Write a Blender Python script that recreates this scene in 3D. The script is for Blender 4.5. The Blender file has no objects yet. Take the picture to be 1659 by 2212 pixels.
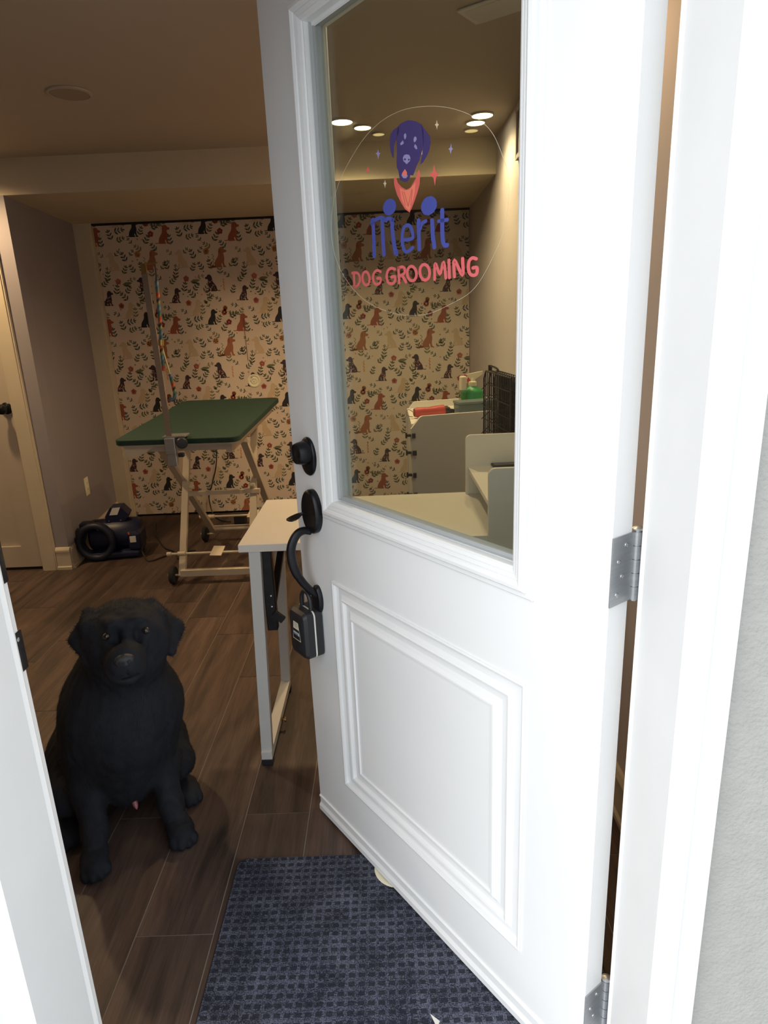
import bpy, bmesh, math, random
import numpy as np
from mathutils import Vector, Matrix
from mathutils.geometry import tessellate_polygon
random.seed(7)
SKY = 1.4
SUN = 2.3
DL = 70.0
FURC = (0.019, 0.021, 0.028)
SC = bpy.context.scene
COL = SC.collection

# ---------------------------------------------------------------- camera, world, lights, exposure
cam = bpy.data.cameras.new('camera'); camo = bpy.data.objects.new('camera', cam); COL.objects.link(camo)
CR = Vector((0.9991757, -0.0037540, -0.0404205)); CU = Vector((0.0398485, 0.2807060, 0.9589662)); CF = Vector((-0.0077463, 0.9597865, -0.2806242))
mw = Matrix(((CR.x, CU.x, -CF.x, 0), (CR.y, CU.y, -CF.y, 0), (CR.z, CU.z, -CF.z, 1.362), (0, 0, 0, 1)))
camo.matrix_world = mw
cam.sensor_fit = 'HORIZONTAL'; cam.sensor_width = 36.0; cam.lens = 1427.3 / 1659 * 36.0
cam.clip_start = 0.05; cam.clip_end = 100
SC.camera = camo

w = bpy.data.worlds.new('overcast_sky'); SC.world = w; w.use_nodes = True
wn = w.node_tree.nodes; wn.clear()
bg = wn.new('ShaderNodeBackground'); bg.inputs[0].default_value = (0.89, 0.95, 1.0, 1); bg.inputs[1].default_value = SKY
wo = wn.new('ShaderNodeOutputWorld'); w.node_tree.links.new(bg.outputs[0], wo.inputs[0])

sn = bpy.data.lights.new('veiled_sun', 'SUN'); sn.energy = SUN; sn.angle = math.radians(75); sn.color = (1.0, 0.985, 0.96)
sno = bpy.data.objects.new('veiled_sun', sn); COL.objects.link(sno); sno.rotation_euler = Vector((0.66, 0.66, -0.42)).to_track_quat('-Z', 'Y').to_euler()

SC.view_settings.view_transform = 'Standard'; SC.view_settings.look = 'None'
SC.view_settings.exposure = 0.0; SC.view_settings.gamma = 1.0
SC.view_settings.use_curve_mapping = False
SC.cycles.max_bounces = 10; SC.cycles.diffuse_bounces = 6; SC.cycles.transparent_max_bounces = 24
SC.cycles.sample_clamp_indirect = 6.0

WARM = (1.0, 0.70, 0.37)
LAMPS = [(-0.142, 3.335, DL), (0.410, 3.33, DL * .42), (-2.15, 3.36, DL * .95), (-2.6, 1.9, DL * .4), (0.28, 1.75, DL * .25)]   # recessed downlights: x, y, watts; the last pair unseen, added for brightness
for lx, ly, lw in LAMPS:
    if lw <= 0: continue
    ld = bpy.data.lights.new('downlight_and_fill_beam', 'SPOT'); ld.energy = lw; ld.color = WARM; ld.spot_size = math.radians(156); ld.spot_blend = 0.6
    ld.shadow_soft_size = 0.045
    lo = bpy.data.objects.new('downlight_and_fill_beam', ld); COL.objects.link(lo); lo.location = (lx, ly, 2.200)

# ---------------------------------------------------------------- helpers
def link(o, parent=None):
    COL.objects.link(o)
    if parent is not None: o.parent = parent
    return o
def tag(o, label=None, cat=None, group=None, kind=None):
    if label: o['label'] = label
    if cat: o['category'] = cat
    if group: o['group'] = group
    if kind: o['kind'] = kind
    return o
def empty(name, loc=(0, 0, 0), rz=0.0, label=None, cat=None, group=None, kind=None):
    o = bpy.data.objects.new(name, None); o.empty_display_size = 0.05
    o.location = loc; o.rotation_euler = (0, 0, rz); link(o)
    return tag(o, label, cat, group, kind)

class MB:
    def __init__(s): s.v = []; s.f = []; s.m = []; s.sm = []
    def add(s, vs, fs, mat=0, smooth=False):
        n = len(s.v); s.v += [tuple(p) for p in vs]
        for f in fs: s.f.append(tuple(i + n for i in f)); s.m.append(mat); s.sm.append(smooth)
        return s
    def box(s, a, b, mat=0, M=None, bev=0.0):
        x0, y0, z0 = a; x1, y1, z1 = b
        if x0 > x1: x0, x1 = x1, x0
        if y0 > y1: y0, y1 = y1, y0
        if z0 > z1: z0, z1 = z1, z0
        if bev > 0:
            return s.rbox((x0, y0, z0), (x1, y1, z1), bev, mat, M)
        vs = [Vector(p) for p in ((x0, y0, z0), (x1, y0, z0), (x1, y1, z0), (x0, y1, z0), (x0, y0, z1), (x1, y0, z1), (x1, y1, z1), (x0, y1, z1))]
        if M is not None: vs = [M @ p for p in vs]
        return s.add(vs, [(0, 3, 2, 1), (4, 5, 6, 7), (0, 1, 5, 4), (1, 2, 6, 5), (2, 3, 7, 6), (3, 0, 4, 7)], mat)
    def rbox(s, a, b, r, mat=0, M=None, seg=2):
        bm = bmesh.new(); bmesh.ops.create_cube(bm, size=1.0)
        c = [(a[i] + b[i]) / 2 for i in range(3)]; d = [b[i] - a[i] for i in range(3)]
        for v in bm.verts: v.co = Vector((c[0] + v.co.x * d[0], c[1] + v.co.y * d[1], c[2] + v.co.z * d[2]))
        r = min(r, min(d) * 0.49)
        bmesh.ops.bevel(bm, geom=bm.edges[:], offset=r, segments=seg, profile=0.5, affect='EDGES')
        return s.bm(bm, mat, M)
    def bm(s, bm, mat=0, M=None, smooth=False):
        bm.verts.index_update()
        vs = [(M @ v.co if M is not None else v.co.copy()) for v in bm.verts]
        fs = [tuple(v.index for v in f.verts) for f in bm.faces]; bm.free()
        return s.add(vs, fs, mat, smooth)
    def tube(s, pts, r, mat=0, seg=12, closed=False, caps=True, ax2=None, smooth=True):
        # r: number or list; ax2: ratio of the second axis
        pts = [Vector(p) for p in pts]; n = len(pts); rs = r if isinstance(r, (list, tuple)) else [r] * n
        tang = []
        for i in range(n):
            a = pts[i - 1] if (i > 0 or closed) else pts[i]; b = pts[(i + 1) % n] if (i < n - 1 or closed) else pts[i]
            tang.append((b - a).normalized())
        up = Vector((0, 0, 1)) if abs(tang[0].z) < 0.9 else Vector((1, 0, 0))
        nrm = (up - tang[0] * up.dot(tang[0])).normalized(); vs = []
        for i in range(n):
            nrm = (nrm - tang[i] * nrm.dot(tang[i])).normalized(); bn = tang[i].cross(nrm)
            k = 1.0 if ax2 is None else ax2
            for j in range(seg):
                t = 2 * math.pi * j / seg
                vs.append(pts[i] + nrm * (rs[i] * math.cos(t)) + bn * (rs[i] * k * math.sin(t)))
        fs = []
        for i in range(n if closed else n - 1):
            i2 = (i + 1) % n
            for j in range(seg):
                j2 = (j + 1) % seg; fs.append((i * seg + j, i * seg + j2, i2 * seg + j2, i2 * seg + j))
        s.add(vs, fs, mat, smooth)
        if caps and not closed:
            s.add(vs[:seg], [tuple(range(seg - 1, -1, -1))], mat); s.add(vs[-seg:], [tuple(range(seg))], mat)
        return s
    def bar(s, p, q, w, h, mat=0, up=(0, 0, 1)):
        # rectangular bar from p to q
        p = Vector(p); q = Vector(q); t = (q - p).normalized(); up = Vector(up)
        if abs(t.dot(up)) > 0.99: up = Vector((0, 1, 0))
        a = t.cross(up).normalized(); b = a.cross(t).normalized()
        vs = [c + a * (w / 2 * i) + b * (h / 2 * j) for c in (p, q) for i, j in ((-1, -1), (1, -1), (1, 1), (-1, 1))]
        return s.add(vs, [(0, 3, 2, 1), (4, 5, 6, 7), (0, 1, 5, 4), (1, 2, 6, 5), (2, 3, 7, 6), (3, 0, 4, 7)], mat)
    def lathe(s, prof, M=None, mat=0, seg=24, sx=1.0, sy=1.0, smooth=True):
        vs = []; n = len(prof)
        for r, z in prof:
            for j in range(seg):
                t = 2 * math.pi * j / seg; p = Vector((r * sx * math.cos(t), r * sy * math.sin(t), z)); vs.append(M @ p if M is not None else p)
        fs = []
        for i in range(n - 1):
            for j in range(seg):
                j2 = (j + 1) % seg; fs.append((i * seg + j, i * seg + j2, (i + 1) * seg + j2, (i + 1) * seg + j))
        s.add(vs, fs, mat, smooth)
        s.add(vs[:seg], [tuple(range(seg - 1, -1, -1))], mat); s.add(vs[-seg:], [tuple(range(seg))], mat)
        return s
    def prism(s, poly, z0, z1, M=None, mat=0):
        # poly in xy, extruded z0..z1
        n = len(poly)
        vs = [Vector((x, y, z0)) for x, y in poly] + [Vector((x, y, z1)) for x, y in poly]
        if M is not None: vs = [M @ p for p in vs]
        fs = [tuple(range(n - 1, -1, -1)), tuple(range(n, 2 * n))] + [(i, (i + 1) % n, n + (i + 1) % n, n + i) for i in range(n)]
        return s.add(vs, fs, mat)
    def ring(s, x0, x1, z0, z1, prof, mat=0, y0=0.0):
        # mitred rectangular moulding in the local xz plane; prof = (inset, outward height); outward = -y
        vs = []
        for d, h in prof: vs += [Vector((x0 + d, y0 - h, z0 + d)), Vector((x1 - d, y0 - h, z0 + d)), Vector((x1 - d, y0 - h, z1 - d)), Vector((x0 + d, y0 - h, z1 - d))]
        fs = []
        for i in range(len(prof) - 1):
            for j in range(4):
                j2 = (j + 1) % 4; fs.append((i * 4 + j, i * 4 + j2, (i + 1) * 4 + j2, (i + 1) * 4 + j))
        return s.add(vs, fs, mat)
    def build(s, name, mats, parent=None, recalc=True, loc=None):
        me = bpy.data.meshes.new(name); me.from_pydata(s.v, [], s.f)
        mats = mats if isinstance(mats, (list, tuple)) else [mats]
        for m in mats: me.materials.append(m)
        for p, mi, sm in zip(me.polygons, s.m, s.sm): p.material_index = mi; p.use_smooth = sm
        if recalc:
            bm = bmesh.new(); bm.from_mesh(me); bmesh.ops.remove_doubles(bm, verts=bm.verts, dist=1e-6)
            bmesh.ops.recalc_face_normals(bm, faces=bm.faces); bm.to_mesh(me); bm.free()
        if any(s.sm): me.set_sharp_from_angle(angle=math.radians(40))
        me.update()
        o = bpy.data.objects.new(name, me); link(o, parent)
        if loc is not None: o.location = loc
        return o

def axisM(p, z, x=None):
    # frame at p whose local z is z
    z = Vector(z).normalized(); x = Vector(x) if x is not None else (Vector((1, 0, 0)) if abs(z.x) < 0.9 else Vector((0, 1, 0)))
    x = (x - z * x.dot(z)).normalized(); y = z.cross(x); p = Vector(p)
    return Matrix(((x.x, y.x, z.x, p.x), (x.y, y.y, z.y, p.y), (x.z, y.z, z.z, p.z), (0, 0, 0, 1)))
def spline(pts, k=6, closed=False):
    pts = [Vector(p) for p in pts]; n = len(pts); out = []
    for i in range(n if closed else n - 1):
        if closed: a, b, c, d = pts[i - 1], pts[i], pts[(i + 1) % n], pts[(i + 2) % n]
        else: a, b, c, d = pts[max(i - 1, 0)], pts[i], pts[i + 1], pts[min(i + 2, n - 1)]
        for j in range(k):
            t = j / k; t2 = t * t; t3 = t2 * t
            out.append(0.5 * ((2 * b) + (c - a) * t + (2 * a - 5 * b + 4 * c - d) * t2 + (3 * b - a - 3 * c + d) * t3))
    if not closed: out.append(pts[-1])
    return out

# ---------------------------------------------------------------- materials
def mat(name, col, rough=0.5, metal=0.0, noise=0.0, nscale=8.0, bump=0.0, bscale=60.0, stretch=(1, 1, 1), spec=0.5, sheen=0.0, emit=None, estr=0.0, col2=None, coat=0.0, detail=4.0):
    m = bpy.data.materials.new(name); m.use_nodes = True; nt = m.node_tree; N = nt.nodes; L = nt.links
    b = N['Principled BSDF']; b.inputs['Roughness'].default_value = rough; b.inputs['Metallic'].default_value = metal
    b.inputs['Base Color'].default_value = (*col, 1); b.inputs['Specular IOR Level'].default_value = spec
    if coat: b.inputs['Coat Weight'].default_value = coat
    if sheen: b.inputs['Sheen Weight'].default_value = sheen; b.inputs['Sheen Roughness'].default_value = 0.4
    if emit: b.inputs['Emission Color'].default_value = (*emit, 1); b.inputs['Emission Strength'].default_value = estr
    tc = N.new('ShaderNodeTexCoord'); mp = N.new('ShaderNodeMapping'); mp.inputs['Scale'].default_value = stretch; L.new(tc.outputs['Object'], mp.inputs[0])
    if noise or col2:
        t = N.new('ShaderNodeTexNoise'); t.inputs['Scale'].default_value = nscale; t.inputs['Detail'].default_value = detail; L.new(mp.outputs[0], t.inputs[0])
        r = N.new('ShaderNodeValToRGB'); c2 = col2 or tuple(max(0, c * (1 - noise)) for c in col)
        r.color_ramp.elements[0].position = 0.35; r.color_ramp.elements[1].position = 0.65
        r.color_ramp.elements[0].color = (*c2, 1); r.color_ramp.elements[1].color = (*col, 1)
        L.new(t.outputs[0], r.inputs[0]); L.new(r.outputs[0], b.inputs['Base Color'])
    if bump:
        t2 = N.new('ShaderNodeTexNoise'); t2.inputs['Scale'].default_value = bscale; t2.inputs['Detail'].default_value = 3; L.new(mp.outputs[0], t2.inputs[0])
        bp = N.new('ShaderNodeBump'); bp.inputs['Strength'].default_value = bump; bp.inputs['Distance'].default_value = 0.004; L.new(t2.outputs[0], bp.inputs['Height']); L.new(bp.outputs[0], b.inputs['Normal'])
    return m
DOORW = mat('door_white_paint', (0.82, 0.835, 0.85), 0.38, noise=0.03, nscale=3)
JAMBW = mat('jamb_white_paint', (0.84, 0.85, 0.86), 0.45, noise=0.04, nscale=5)
TRIMI = mat('interior_trim_cream', (0.60, 0.52, 0.40), 0.5, noise=0.05)
SEAL = mat('white_weatherstrip', (0.9, 0.9, 0.9), 0.6)
STUCCO = mat('grey_stucco', (0.40, 0.395, 0.38), 0.9, noise=0.06, nscale=40, bump=0.6, bscale=180)
WALLP = mat('mauve_grey_wall_paint', (0.29, 0.262, 0.285), 0.85, noise=0.04, nscale=3)
WALLR = mat('taupe_wall_paint', (0.56, 0.50, 0.50), 0.85, noise=0.04, nscale=3)
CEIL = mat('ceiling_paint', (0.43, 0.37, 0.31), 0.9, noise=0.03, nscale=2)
BEAM = mat('soffit_paint', (0.58, 0.50, 0.38), 0.9, noise=0.03, nscale=2)
CDOOR = mat('cream_closed_door_paint', (0.55, 0.47, 0.38), 0.5, noise=0.03)
BLACKM = mat('oil_rubbed_black_metal', (0.022, 0.022, 0.026), 0.34, metal=0.6, noise=0.3, nscale=30)
BLACKP = mat('black_plastic', (0.02, 0.02, 0.024), 0.45)
RUBBER = mat('black_rubber', (0.02, 0.02, 0.022), 0.8)
STEEL = mat('brushed_nickel', (0.50, 0.52, 0.54), 0.38, metal=0.85, noise=0.1, nscale=20, stretch=(1, 1, 12))
CHROME = mat('chrome', (0.62, 0.60, 0.58), 0.22, metal=1.0)
BRASS = mat('brass', (0.50, 0.37, 0.15), 0.28, metal=1.0)
GREYB = mat('grey_gasket', (0.36, 0.38, 0.39), 0.6)
CREAMP = mat('cream_powder_coat', (0.62, 0.54, 0.42), 0.4, noise=0.05)
GREENT = mat('dark_green_rubber_top', (0.012, 0.042, 0.030), 0.75, noise=0.15, nscale=60, bump=0.3, bscale=400)
WTABLE = mat('white_laminate', (0.74, 0.70, 0.64), 0.42, noise=0.02)
WMETAL = mat('white_painted_wood', (0.66, 0.66, 0.64), 0.45, noise=0.03)
GROUT = mat('pale_grout', (0.27, 0.235, 0.205), 0.9)
NAVYP = mat('dark_blue_plastic', (0.010, 0.015, 0.055), 0.42, noise=0.2, nscale=10)
LABELW = mat('white_label', (0.75, 0.73, 0.68), 0.6)
LABELC = mat('cream_label', (0.80, 0.76, 0.58), 0.6)
ORANGE = mat('orange_switch', (0.7, 0.12, 0.02), 0.4)
CONC = mat('patio_concrete', (0.55, 0.54, 0.52), 0.9, noise=0.1, nscale=6, bump=0.3)
GAPM = mat('dark_gap', (0.01, 0.009, 0.009), 0.9)

def glass_mat(name, tint=(0.93, 0.96, 0.95), boost=1.0):
    m = bpy.data.materials.new(name); m.use_nodes = True; N = m.node_tree.nodes; L = m.node_tree.links; N.clear()
    o = N.new('ShaderNodeOutputMaterial'); mx = N.new('ShaderNodeMixShader'); tr = N.new('ShaderNodeBsdfTransparent'); gl = N.new('ShaderNodeBsdfGlossy')
    tr.inputs[0].default_value = (*tint, 1); gl.inputs['Roughness'].default_value = 0.0
    lw_ = N.new('ShaderNodeLayerWeight'); lw_.inputs[0].default_value = 0.5
    pw = N.new('ShaderNodeMath'); pw.operation = 'POWER'; pw.inputs[1].default_value = 5.0; L.new(lw_.outputs['Facing'], pw.inputs[0])
    ma = N.new('ShaderNodeMath'); ma.operation = 'MULTIPLY_ADD'; ma.inputs[1].default_value = 0.96; ma.inputs[2].default_value = 0.04; L.new(pw.outputs[0], ma.inputs[0])
    L.new(ma.outputs[0], mx.inputs[0]); L.new(tr.outputs[0], mx.inputs[1]); L.new(gl.outputs[0], mx.inputs[2]); L.new(mx.outputs[0], o.inputs[0])
    return m
GLASS = glass_mat('clear_door_glass')

def floor_mat():
    m = bpy.data.materials.new('dark_wood_look_plank'); m.use_nodes = True; N = m.node_tree.nodes; L = m.node_tree.links; b = N['Principled BSDF']
    tc = N.new('ShaderNodeTexCoord'); oi = N.new('ShaderNodeObjectInfo'); ad = N.new('ShaderNodeVectorMath'); ad.operation = 'ADD'
    sc_ = N.new('ShaderNodeVectorMath'); sc_.operation = 'SCALE'; cx = N.new('ShaderNodeCombineXYZ')
    for i in range(3): L.new(oi.outputs['Random'], cx.inputs[i])
    L.new(cx.outputs[0], sc_.inputs[0]); sc_.inputs['Scale'].default_value = 37.0
    L.new(tc.outputs['Object'], ad.inputs[0]); L.new(sc_.outputs[0], ad.inputs[1])
    mp = N.new('ShaderNodeMapping'); mp.inputs['Scale'].default_value = (9, 0.9, 1); L.new(ad.outputs[0], mp.inputs[0])
    n1 = N.new('ShaderNodeTexNoise'); n1.inputs['Scale'].default_value = 2.2; n1.inputs['Detail'].default_value = 8; n1.inputs['Roughness'].default_value = 0.62; n1.inputs['Distortion'].default_value = 0.6; L.new(mp.outputs[0], n1.inputs[0])
    mp2 = N.new('ShaderNodeMapping'); mp2.inputs['Scale'].default_value = (90, 3.0, 1); L.new(ad.outputs[0], mp2.inputs[0])
    n2 = N.new('ShaderNodeTexNoise'); n2.inputs['Scale'].default_value = 3; n2.inputs['Detail'].default_value = 4; L.new(mp2.outputs[0], n2.inputs[0])
    r = N.new('ShaderNodeValToRGB'); e = r.color_ramp.elements
    e[0].position = 0.30; e[0].color = (0.030, 0.021, 0.018, 1); e[1].position = 0.72; e[1].color = (0.130, 0.085, 0.068, 1)
    x = e.new(0.5); x.color = (0.085, 0.054, 0.043, 1)
    L.new(n1.outputs[0], r.inputs[0])
    mx = N.new('ShaderNodeMix'); mx.data_type = 'RGBA'; mx.blend_type = 'OVERLAY'; mx.inputs['Factor'].default_value = 0.45
    L.new(r.outputs[0], mx.inputs['A']); L.new(n2.outputs[0], mx.inputs['B'])
    hv = N.new('ShaderNodeHueSaturation'); L.new(mx.outputs['Result'], hv.inputs['Color'])
    mr = N.new('ShaderNodeMapRange'); mr.inputs['To Min'].default_value = 0.82; mr.inputs['To Max'].default_value = 1.18; L.new(oi.outputs['Random'], mr.inputs[0]); L.new(mr.outputs[0], hv.inputs['Value'])
    L.new(hv.outputs[0], b.inputs['Base Color']); b.inputs['Roughness'].default_value = 0.52
    bp = N.new('ShaderNodeBump'); bp.inputs['Strength'].default_value = 0.12; bp.inputs['Distance'].default_value = 0.002; L.new(n2.outputs[0], bp.inputs['Height']); L.new(bp.outputs[0], b.inputs['Normal'])
    return m
PLANK = floor_mat()

# ---------------------------------------------------------------- setting
S = 'structure'
ZC = 2.22; ZS = 2.048; YF = 0.884; YA = 3.72; YB = 4.80; XR = 0.615; XL = -3.6
tag(MB().box((XL - .1, 0.70, -0.06), (XR + .1, YB + .2, -0.0012)).build('floor', GROUT), kind=S)
FLOOR = bpy.data.objects['floor']
PW = 0.1837; X0 = -0.2646
JO = {0: 1.594, 1: 2.371, 2: 1.594, 4: 3.145}
k = -5
while True:
    xa = X0 - PW * (k + 1); xb = X0 - PW * k
    if xb < XL: break
    ja = JO.get(k, 1.594 + 0.3883 * ((k * 5) % 3 + (k % 2) * 0.5)); ys = []
    y = ja - 1.1648 * 4
    while y < YB + .2: ys.append(y); y += 1.1648
    for a, b in zip(ys, ys[1:] + [YB + .2]):
        a = max(a, 0.72); b = min(b, YB + .15); x1 = min(xb, XR + .05); x0 = max(xa, XL - .05)
        if b - a < 0.05 or x1 - x0 < 0.02: continue
        cx_, cy_ = (x0 + x1) / 2, (a + b) / 2; hx = (x1 - x0) / 2 - 0.0013; hy = (b - a) / 2 - 0.0013
        MB().box((-hx, -hy, -0.0065), (hx, hy, 0.0)).build('plank', PLANK, FLOOR, loc=(cx_, cy_, 0))
    k += 1
tag(MB().box((XL - .1, YF - .1, ZC), (XR + .1, YB + .2, ZC + .08)).build('ceiling', CEIL), kind=S)
tag(MB().box((XL, YA, ZS), (XR, YB + .1, ZC)).build('trim_1', BEAM), kind=S)             # dropped soffit over the alcove
tag(MB().box((-2.1, YB + 0.03, 0), (XR + .1, YB + .13, ZS)).build('wall_back', GAPM), kind=S)
tag(MB().prism([(-1.9155, YA + .003), (-2.035, YB + .03), (-2.10, YB + .03), (-2.00, YA + .09), (-2.0, YA + .003)], 0, ZS).build('wall_alcove', WALLP), kind=S)
# wall with the closed white door
wm = MB(); wm.box((-2.07, YA, 0), (-1.915, YA + .09, ZS)); wm.box((XL, YA, 0), (-2.93, YA + .09, ZS)); tag(wm.build('wall_side', WALLP), kind=S)
tag(MB().box((XR, YF, 0), (XR + .1, YB + .13, ZC)).build('wall_right', WALLR), kind=S)
tag(MB().box((XL - .1, YF, 0), (XL, YB, ZC)).build('wall_left', WALLP), kind=S)
JL, JR, HT = -0.552, 0.357, 2.055
wm = MB(); wm.box((XL - .1, .79, 0), (JL - .022, YF, ZC)); wm.box((JR + .022, .79, 0), (XR + .1, YF, ZC)); wm.box((JL - .022, .79, HT + .02), (JR + .022, YF, ZC)); tag(wm.build('wall_front', WALLP), kind=S)
wm = MB(); wm.box((-3.7, .735, -.15), (JL - .04, .79, 3.2)); wm.box((JR + .04, .735, -.15), (3.2, .79, 3.2)); wm.box((JL - .04, .735, HT + .04), (JR + .04, .79, 3.2)); tag(wm.build('wall_exterior', STUCCO), kind=S)
tag(MB().box((-8, -9, -.20), (8, 0.72, -0.03)).build('floor_patio', CONC), kind=S)
# jambs, stops, brickmould, weatherstrip (one trim per side)
def jamb(n, sgn, xj):
    g = empty(n, kind=S)
    f = lambda d: xj + sgn * d          # d > 0 away from the opening
    MB().box((f(0), .73, -.03), (f(.022), YF, HT + .02)).build('jamb', JAMBW, g)
    MB().box((f(-.012), .7165, -.03), (f(.0), .842, HT)).build('stop', JAMBW, g)
    MB().tube([(f(-.004), .851, -.02), (f(-.004), .851, HT)], .0105, seg=8, ax2=1.0).build('weatherstrip', SEAL, g)
    pr = [(-.0125, .712), (.022, .712), (.027, .718), (.040, .720), (.044, .716), (.056, .718), (.056, .735), (-.0125, .7165 + .012)]
    MB().prism([(f(a), b) for a, b in pr], -.03, HT + .045).build('brickmould', JAMBW, g)
    return g
JRo = jamb('trim_2', 1, JR); JLo = jamb('trim_3', -1, JL)
g = empty('trim_4', kind=S)
MB().box((JL, .73, HT), (JR, YF, HT + .02)).build('jamb', JAMBW, g); MB().box((JL + .012, .712, HT - .012), (JR - .012, .842, HT)).build('stop', JAMBW, g)
MB().box((JL - .056, .712, HT + .0), (JR + .056, .735, HT + .05)).build('brickmould', JAMBW, g)
tag(MB().box((JL, .70, -.03), (JR, .875, 0.004)).build('trim_5', STEEL), kind=S)          # threshold
# strike plates on the left jamb
for z0, z1, y0, y1, rr in ((.882, .944, .862, .890, .002), (1.022, 1.085, .862, .886, .012)):
    m = MB(); m.rbox((JL - .001, y0, z0), (JL + .0025, y1, z1), rr)
    m.lathe([(.003, 0), (.0035, .001), (.001, .0018)], axisM((JL + .0025, .876, z1 - .010), (1, 0, 0)), 1, seg=10)
    m.build('strike_plate', [BLACKM, STEEL], JLo)
# baseboards (two stepped mouldings on the right wall, short one by the closed door)
def baseboard(n, p, q, nrm, cap=True):
    p = Vector((*p, 0)); q = Vector((*q, 0)); nv = Vector((*nrm, 0)); m = MB()
    pr = [(0, 0), (.022, 0), (.022, .016), (.015, .022), (.013, .104), (.017, .108), (.017, .120), (.009, .134), (0, .136)]
    vs = [c + nv * a + Vector((0, 0, b)) for c in (p, q) for a, b in pr]; k_ = len(pr)
    m.add(vs, [tuple(range(k_)), tuple(range(k_, 2 * k_))] + [(i, (i + 1) % k_, k_ + (i + 1) % k_, k_ + i) for i in range(k_)])
    tag(m.build(n, TRIMI), kind=S)
baseboard('baseboard_right', (XR, YF), (XR, YB), (-1, 0))
baseboard('baseboard_side', (-1.99, YA), (-1.905, YA), (0, -1))
baseboard('baseboard_alcove', (-1.915, YA + .0), (-2.035, YB), (0.9939, 0.11))
baseboard('baseboard_front', (XL, YF), (JL - .1, YF), (0, 1))
# interior casing at the far closet opening (left side)
m = MB(); m.box((-2.04, YB - .045, 0), (-1.925, YB + .03, ZS)); m.box((-1.935, YB - .03, 0), (-1.912, YB + .03, ZS)); tag(m.build('trim_6', TRIMI), kind=S)
# black top track of the closet
tag(MB().box((-1.915, YB - .02, ZS - .012), (XR, YB + .03, ZS)).build('trim_7', GAPM), kind=S)

# closed cream door (shaker, one recessed panel)
g = empty('door_2', (-2.075, YA, 0), kind=S)
m = MB(); m.box((-.006, -.016, 0), (.082, .06, ZS)); m.box((.0, -.022, 0), (.074, -.016, ZS)); m.build('door_casing', TRIMI, g)
m = MB(); W2 = -.81
m.box((-.124, .008, .018), (-.004, .045, 2.03)); m.box((W2, .008, .018), (W2 + .12, .045, 2.03)); m.box((W2 + .12, .008, .018), (-.124, .045, .147)); m.box((W2 + .12, .008, 1.9), (-.124, .045, 2.03)); m.box((W2 + .12, .026, .147), (-.124, .04, 1.9))
m.build('door_slab', CDOOR, g)
m = MB(); m.lathe([(.033, 0), (.033, .004), (.028, .009), (.012, .012), (.011, .03), (.022, .036), (.029, .048), (.027, .06), (.015, .067), (.004, .069)], axisM((-.045, .008, .965), (0, -1, 0))); m.build('door_knob', BLACKM, g)
tag(MB().box((-2.94, YA + .015, 0), (-2.07, YA + .08, .02)).build('door_gap_shade', GAPM), kind=S)  # black block in the gap under the closed door, shade put into its colour
MB().box((W2 - .09, -.02, 0), (W2 - .004, .06, ZS)).build('door_casing', TRIMI, g)
# outlet on alcove wall
oy = 4.19; ox = -1.915 - .12 * (oy - YA) / (YB + .03 - YA)
g = empty('wall_outlet', (ox, oy, .392), math.atan2(.12, 1.11), 'cream wall outlet plate low on the grey alcove wall', 'outlet')
m = MB(); m.rbox((0, -.036, -.058), (.006, .036, .058), .003); m.build('cover_plate', LABELC, g)
for dz in (-.02, .02):
    m = MB(); m.rbox((.005, -.016, dz - .014), (.0085, .016, dz + .014), .004); m.box((.008, -.008, dz - .004), (.0088, -.006, dz + .006), 1); m.box((.008, .006, dz - .004), (.0088, .008, dz + .006), 1); m.build('socket', [LABELC, GAPM], g)
# ---------------------------------------------------------------- the open front door (local x: latch -> hinge, local y: outside -> inside)
DR = empty('door_1', (-0.230, 1.598, 0), math.atan2(-0.80837, 0.58867), kind=S)
m = MB(); T = .044; DW = .911; DH = 2.035; B0 = .016
gx0, gx1, gz0, gz1 = .178, .7290, .966, 1.911         # lite opening
px0, px1, pz0, pz1 = .1467, .7620, .1832, .7632       # lower panel outline
ox0, ox1, oz0, oz1 = .1303, .7733, .9197, 1.9512      # outer edge of the lite frame
for a, b in (((0, 0, B0), (px0, T, DH)), ((px1, 0, B0), (DW, T, DH))): m.box(a, b)
m.box((px0, 0, B0), (px1, T, pz0)); m.box((px0, 0, pz1), (px1, T, gz0)); m.box((px0, 0, gz1), (px1, T, DH))
m.box((px0, 0, gz0), (gx0, T, gz1)); m.box((gx1, 0, gz0), (px1, T, gz1))
m.box((px0, .012, pz0), (px1, T, pz1))
m.build('door_slab', DOORW, DR)
m = MB(); m.ring(px0, px1, pz0, pz1, [(0, -.001), (.0, .003), (.004, .0042), (.008, .002), (.010, -.004), (.016, -.0065), (.028, -.006), (.036, -.001), (.039, .0022), (.043, .001), (.045, -.003), (.048, -.006), (.060, -.0065), (.068, -.003), (.072, .000), (.075, .0024), (.079, .0024), (.082, -.0005), (.088, -.001)])
m.box((px0 + .087, .001, pz0 + .087), (px1 - .087, .013, pz1 - .087))
m.build('lower_panel', DOORW, DR)
m = MB(); m.ring(ox0, ox1, oz0, oz1, [(0, 0), (0, .004), (.002, .0055), (.009, .006), (.011, .004), (.012, .010), (.015, .0135), (.021, .014), (.026, .011), (.028, .009), (.0285, .0075), (.0295, .009), (.036, .0065), (.0365, .005), (.0375, .0062), (.043, .003), (.0455, .000), (.0465, -.014), (.052, -.015), (.054, -.018)])
for sx0, sx1, sz0, sz1 in ((ox0, ox1, oz0, oz0 + .045), (ox0, ox1, oz1 - .045, oz1), (ox0, ox0 + .045, oz0, oz1), (ox1 - .045, ox1, oz0, oz1)):
    m.rbox((sx0, T, sz0), (sx1, T + .012, sz1), .004)
m.build('lite_frame', DOORW, DR)
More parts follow.
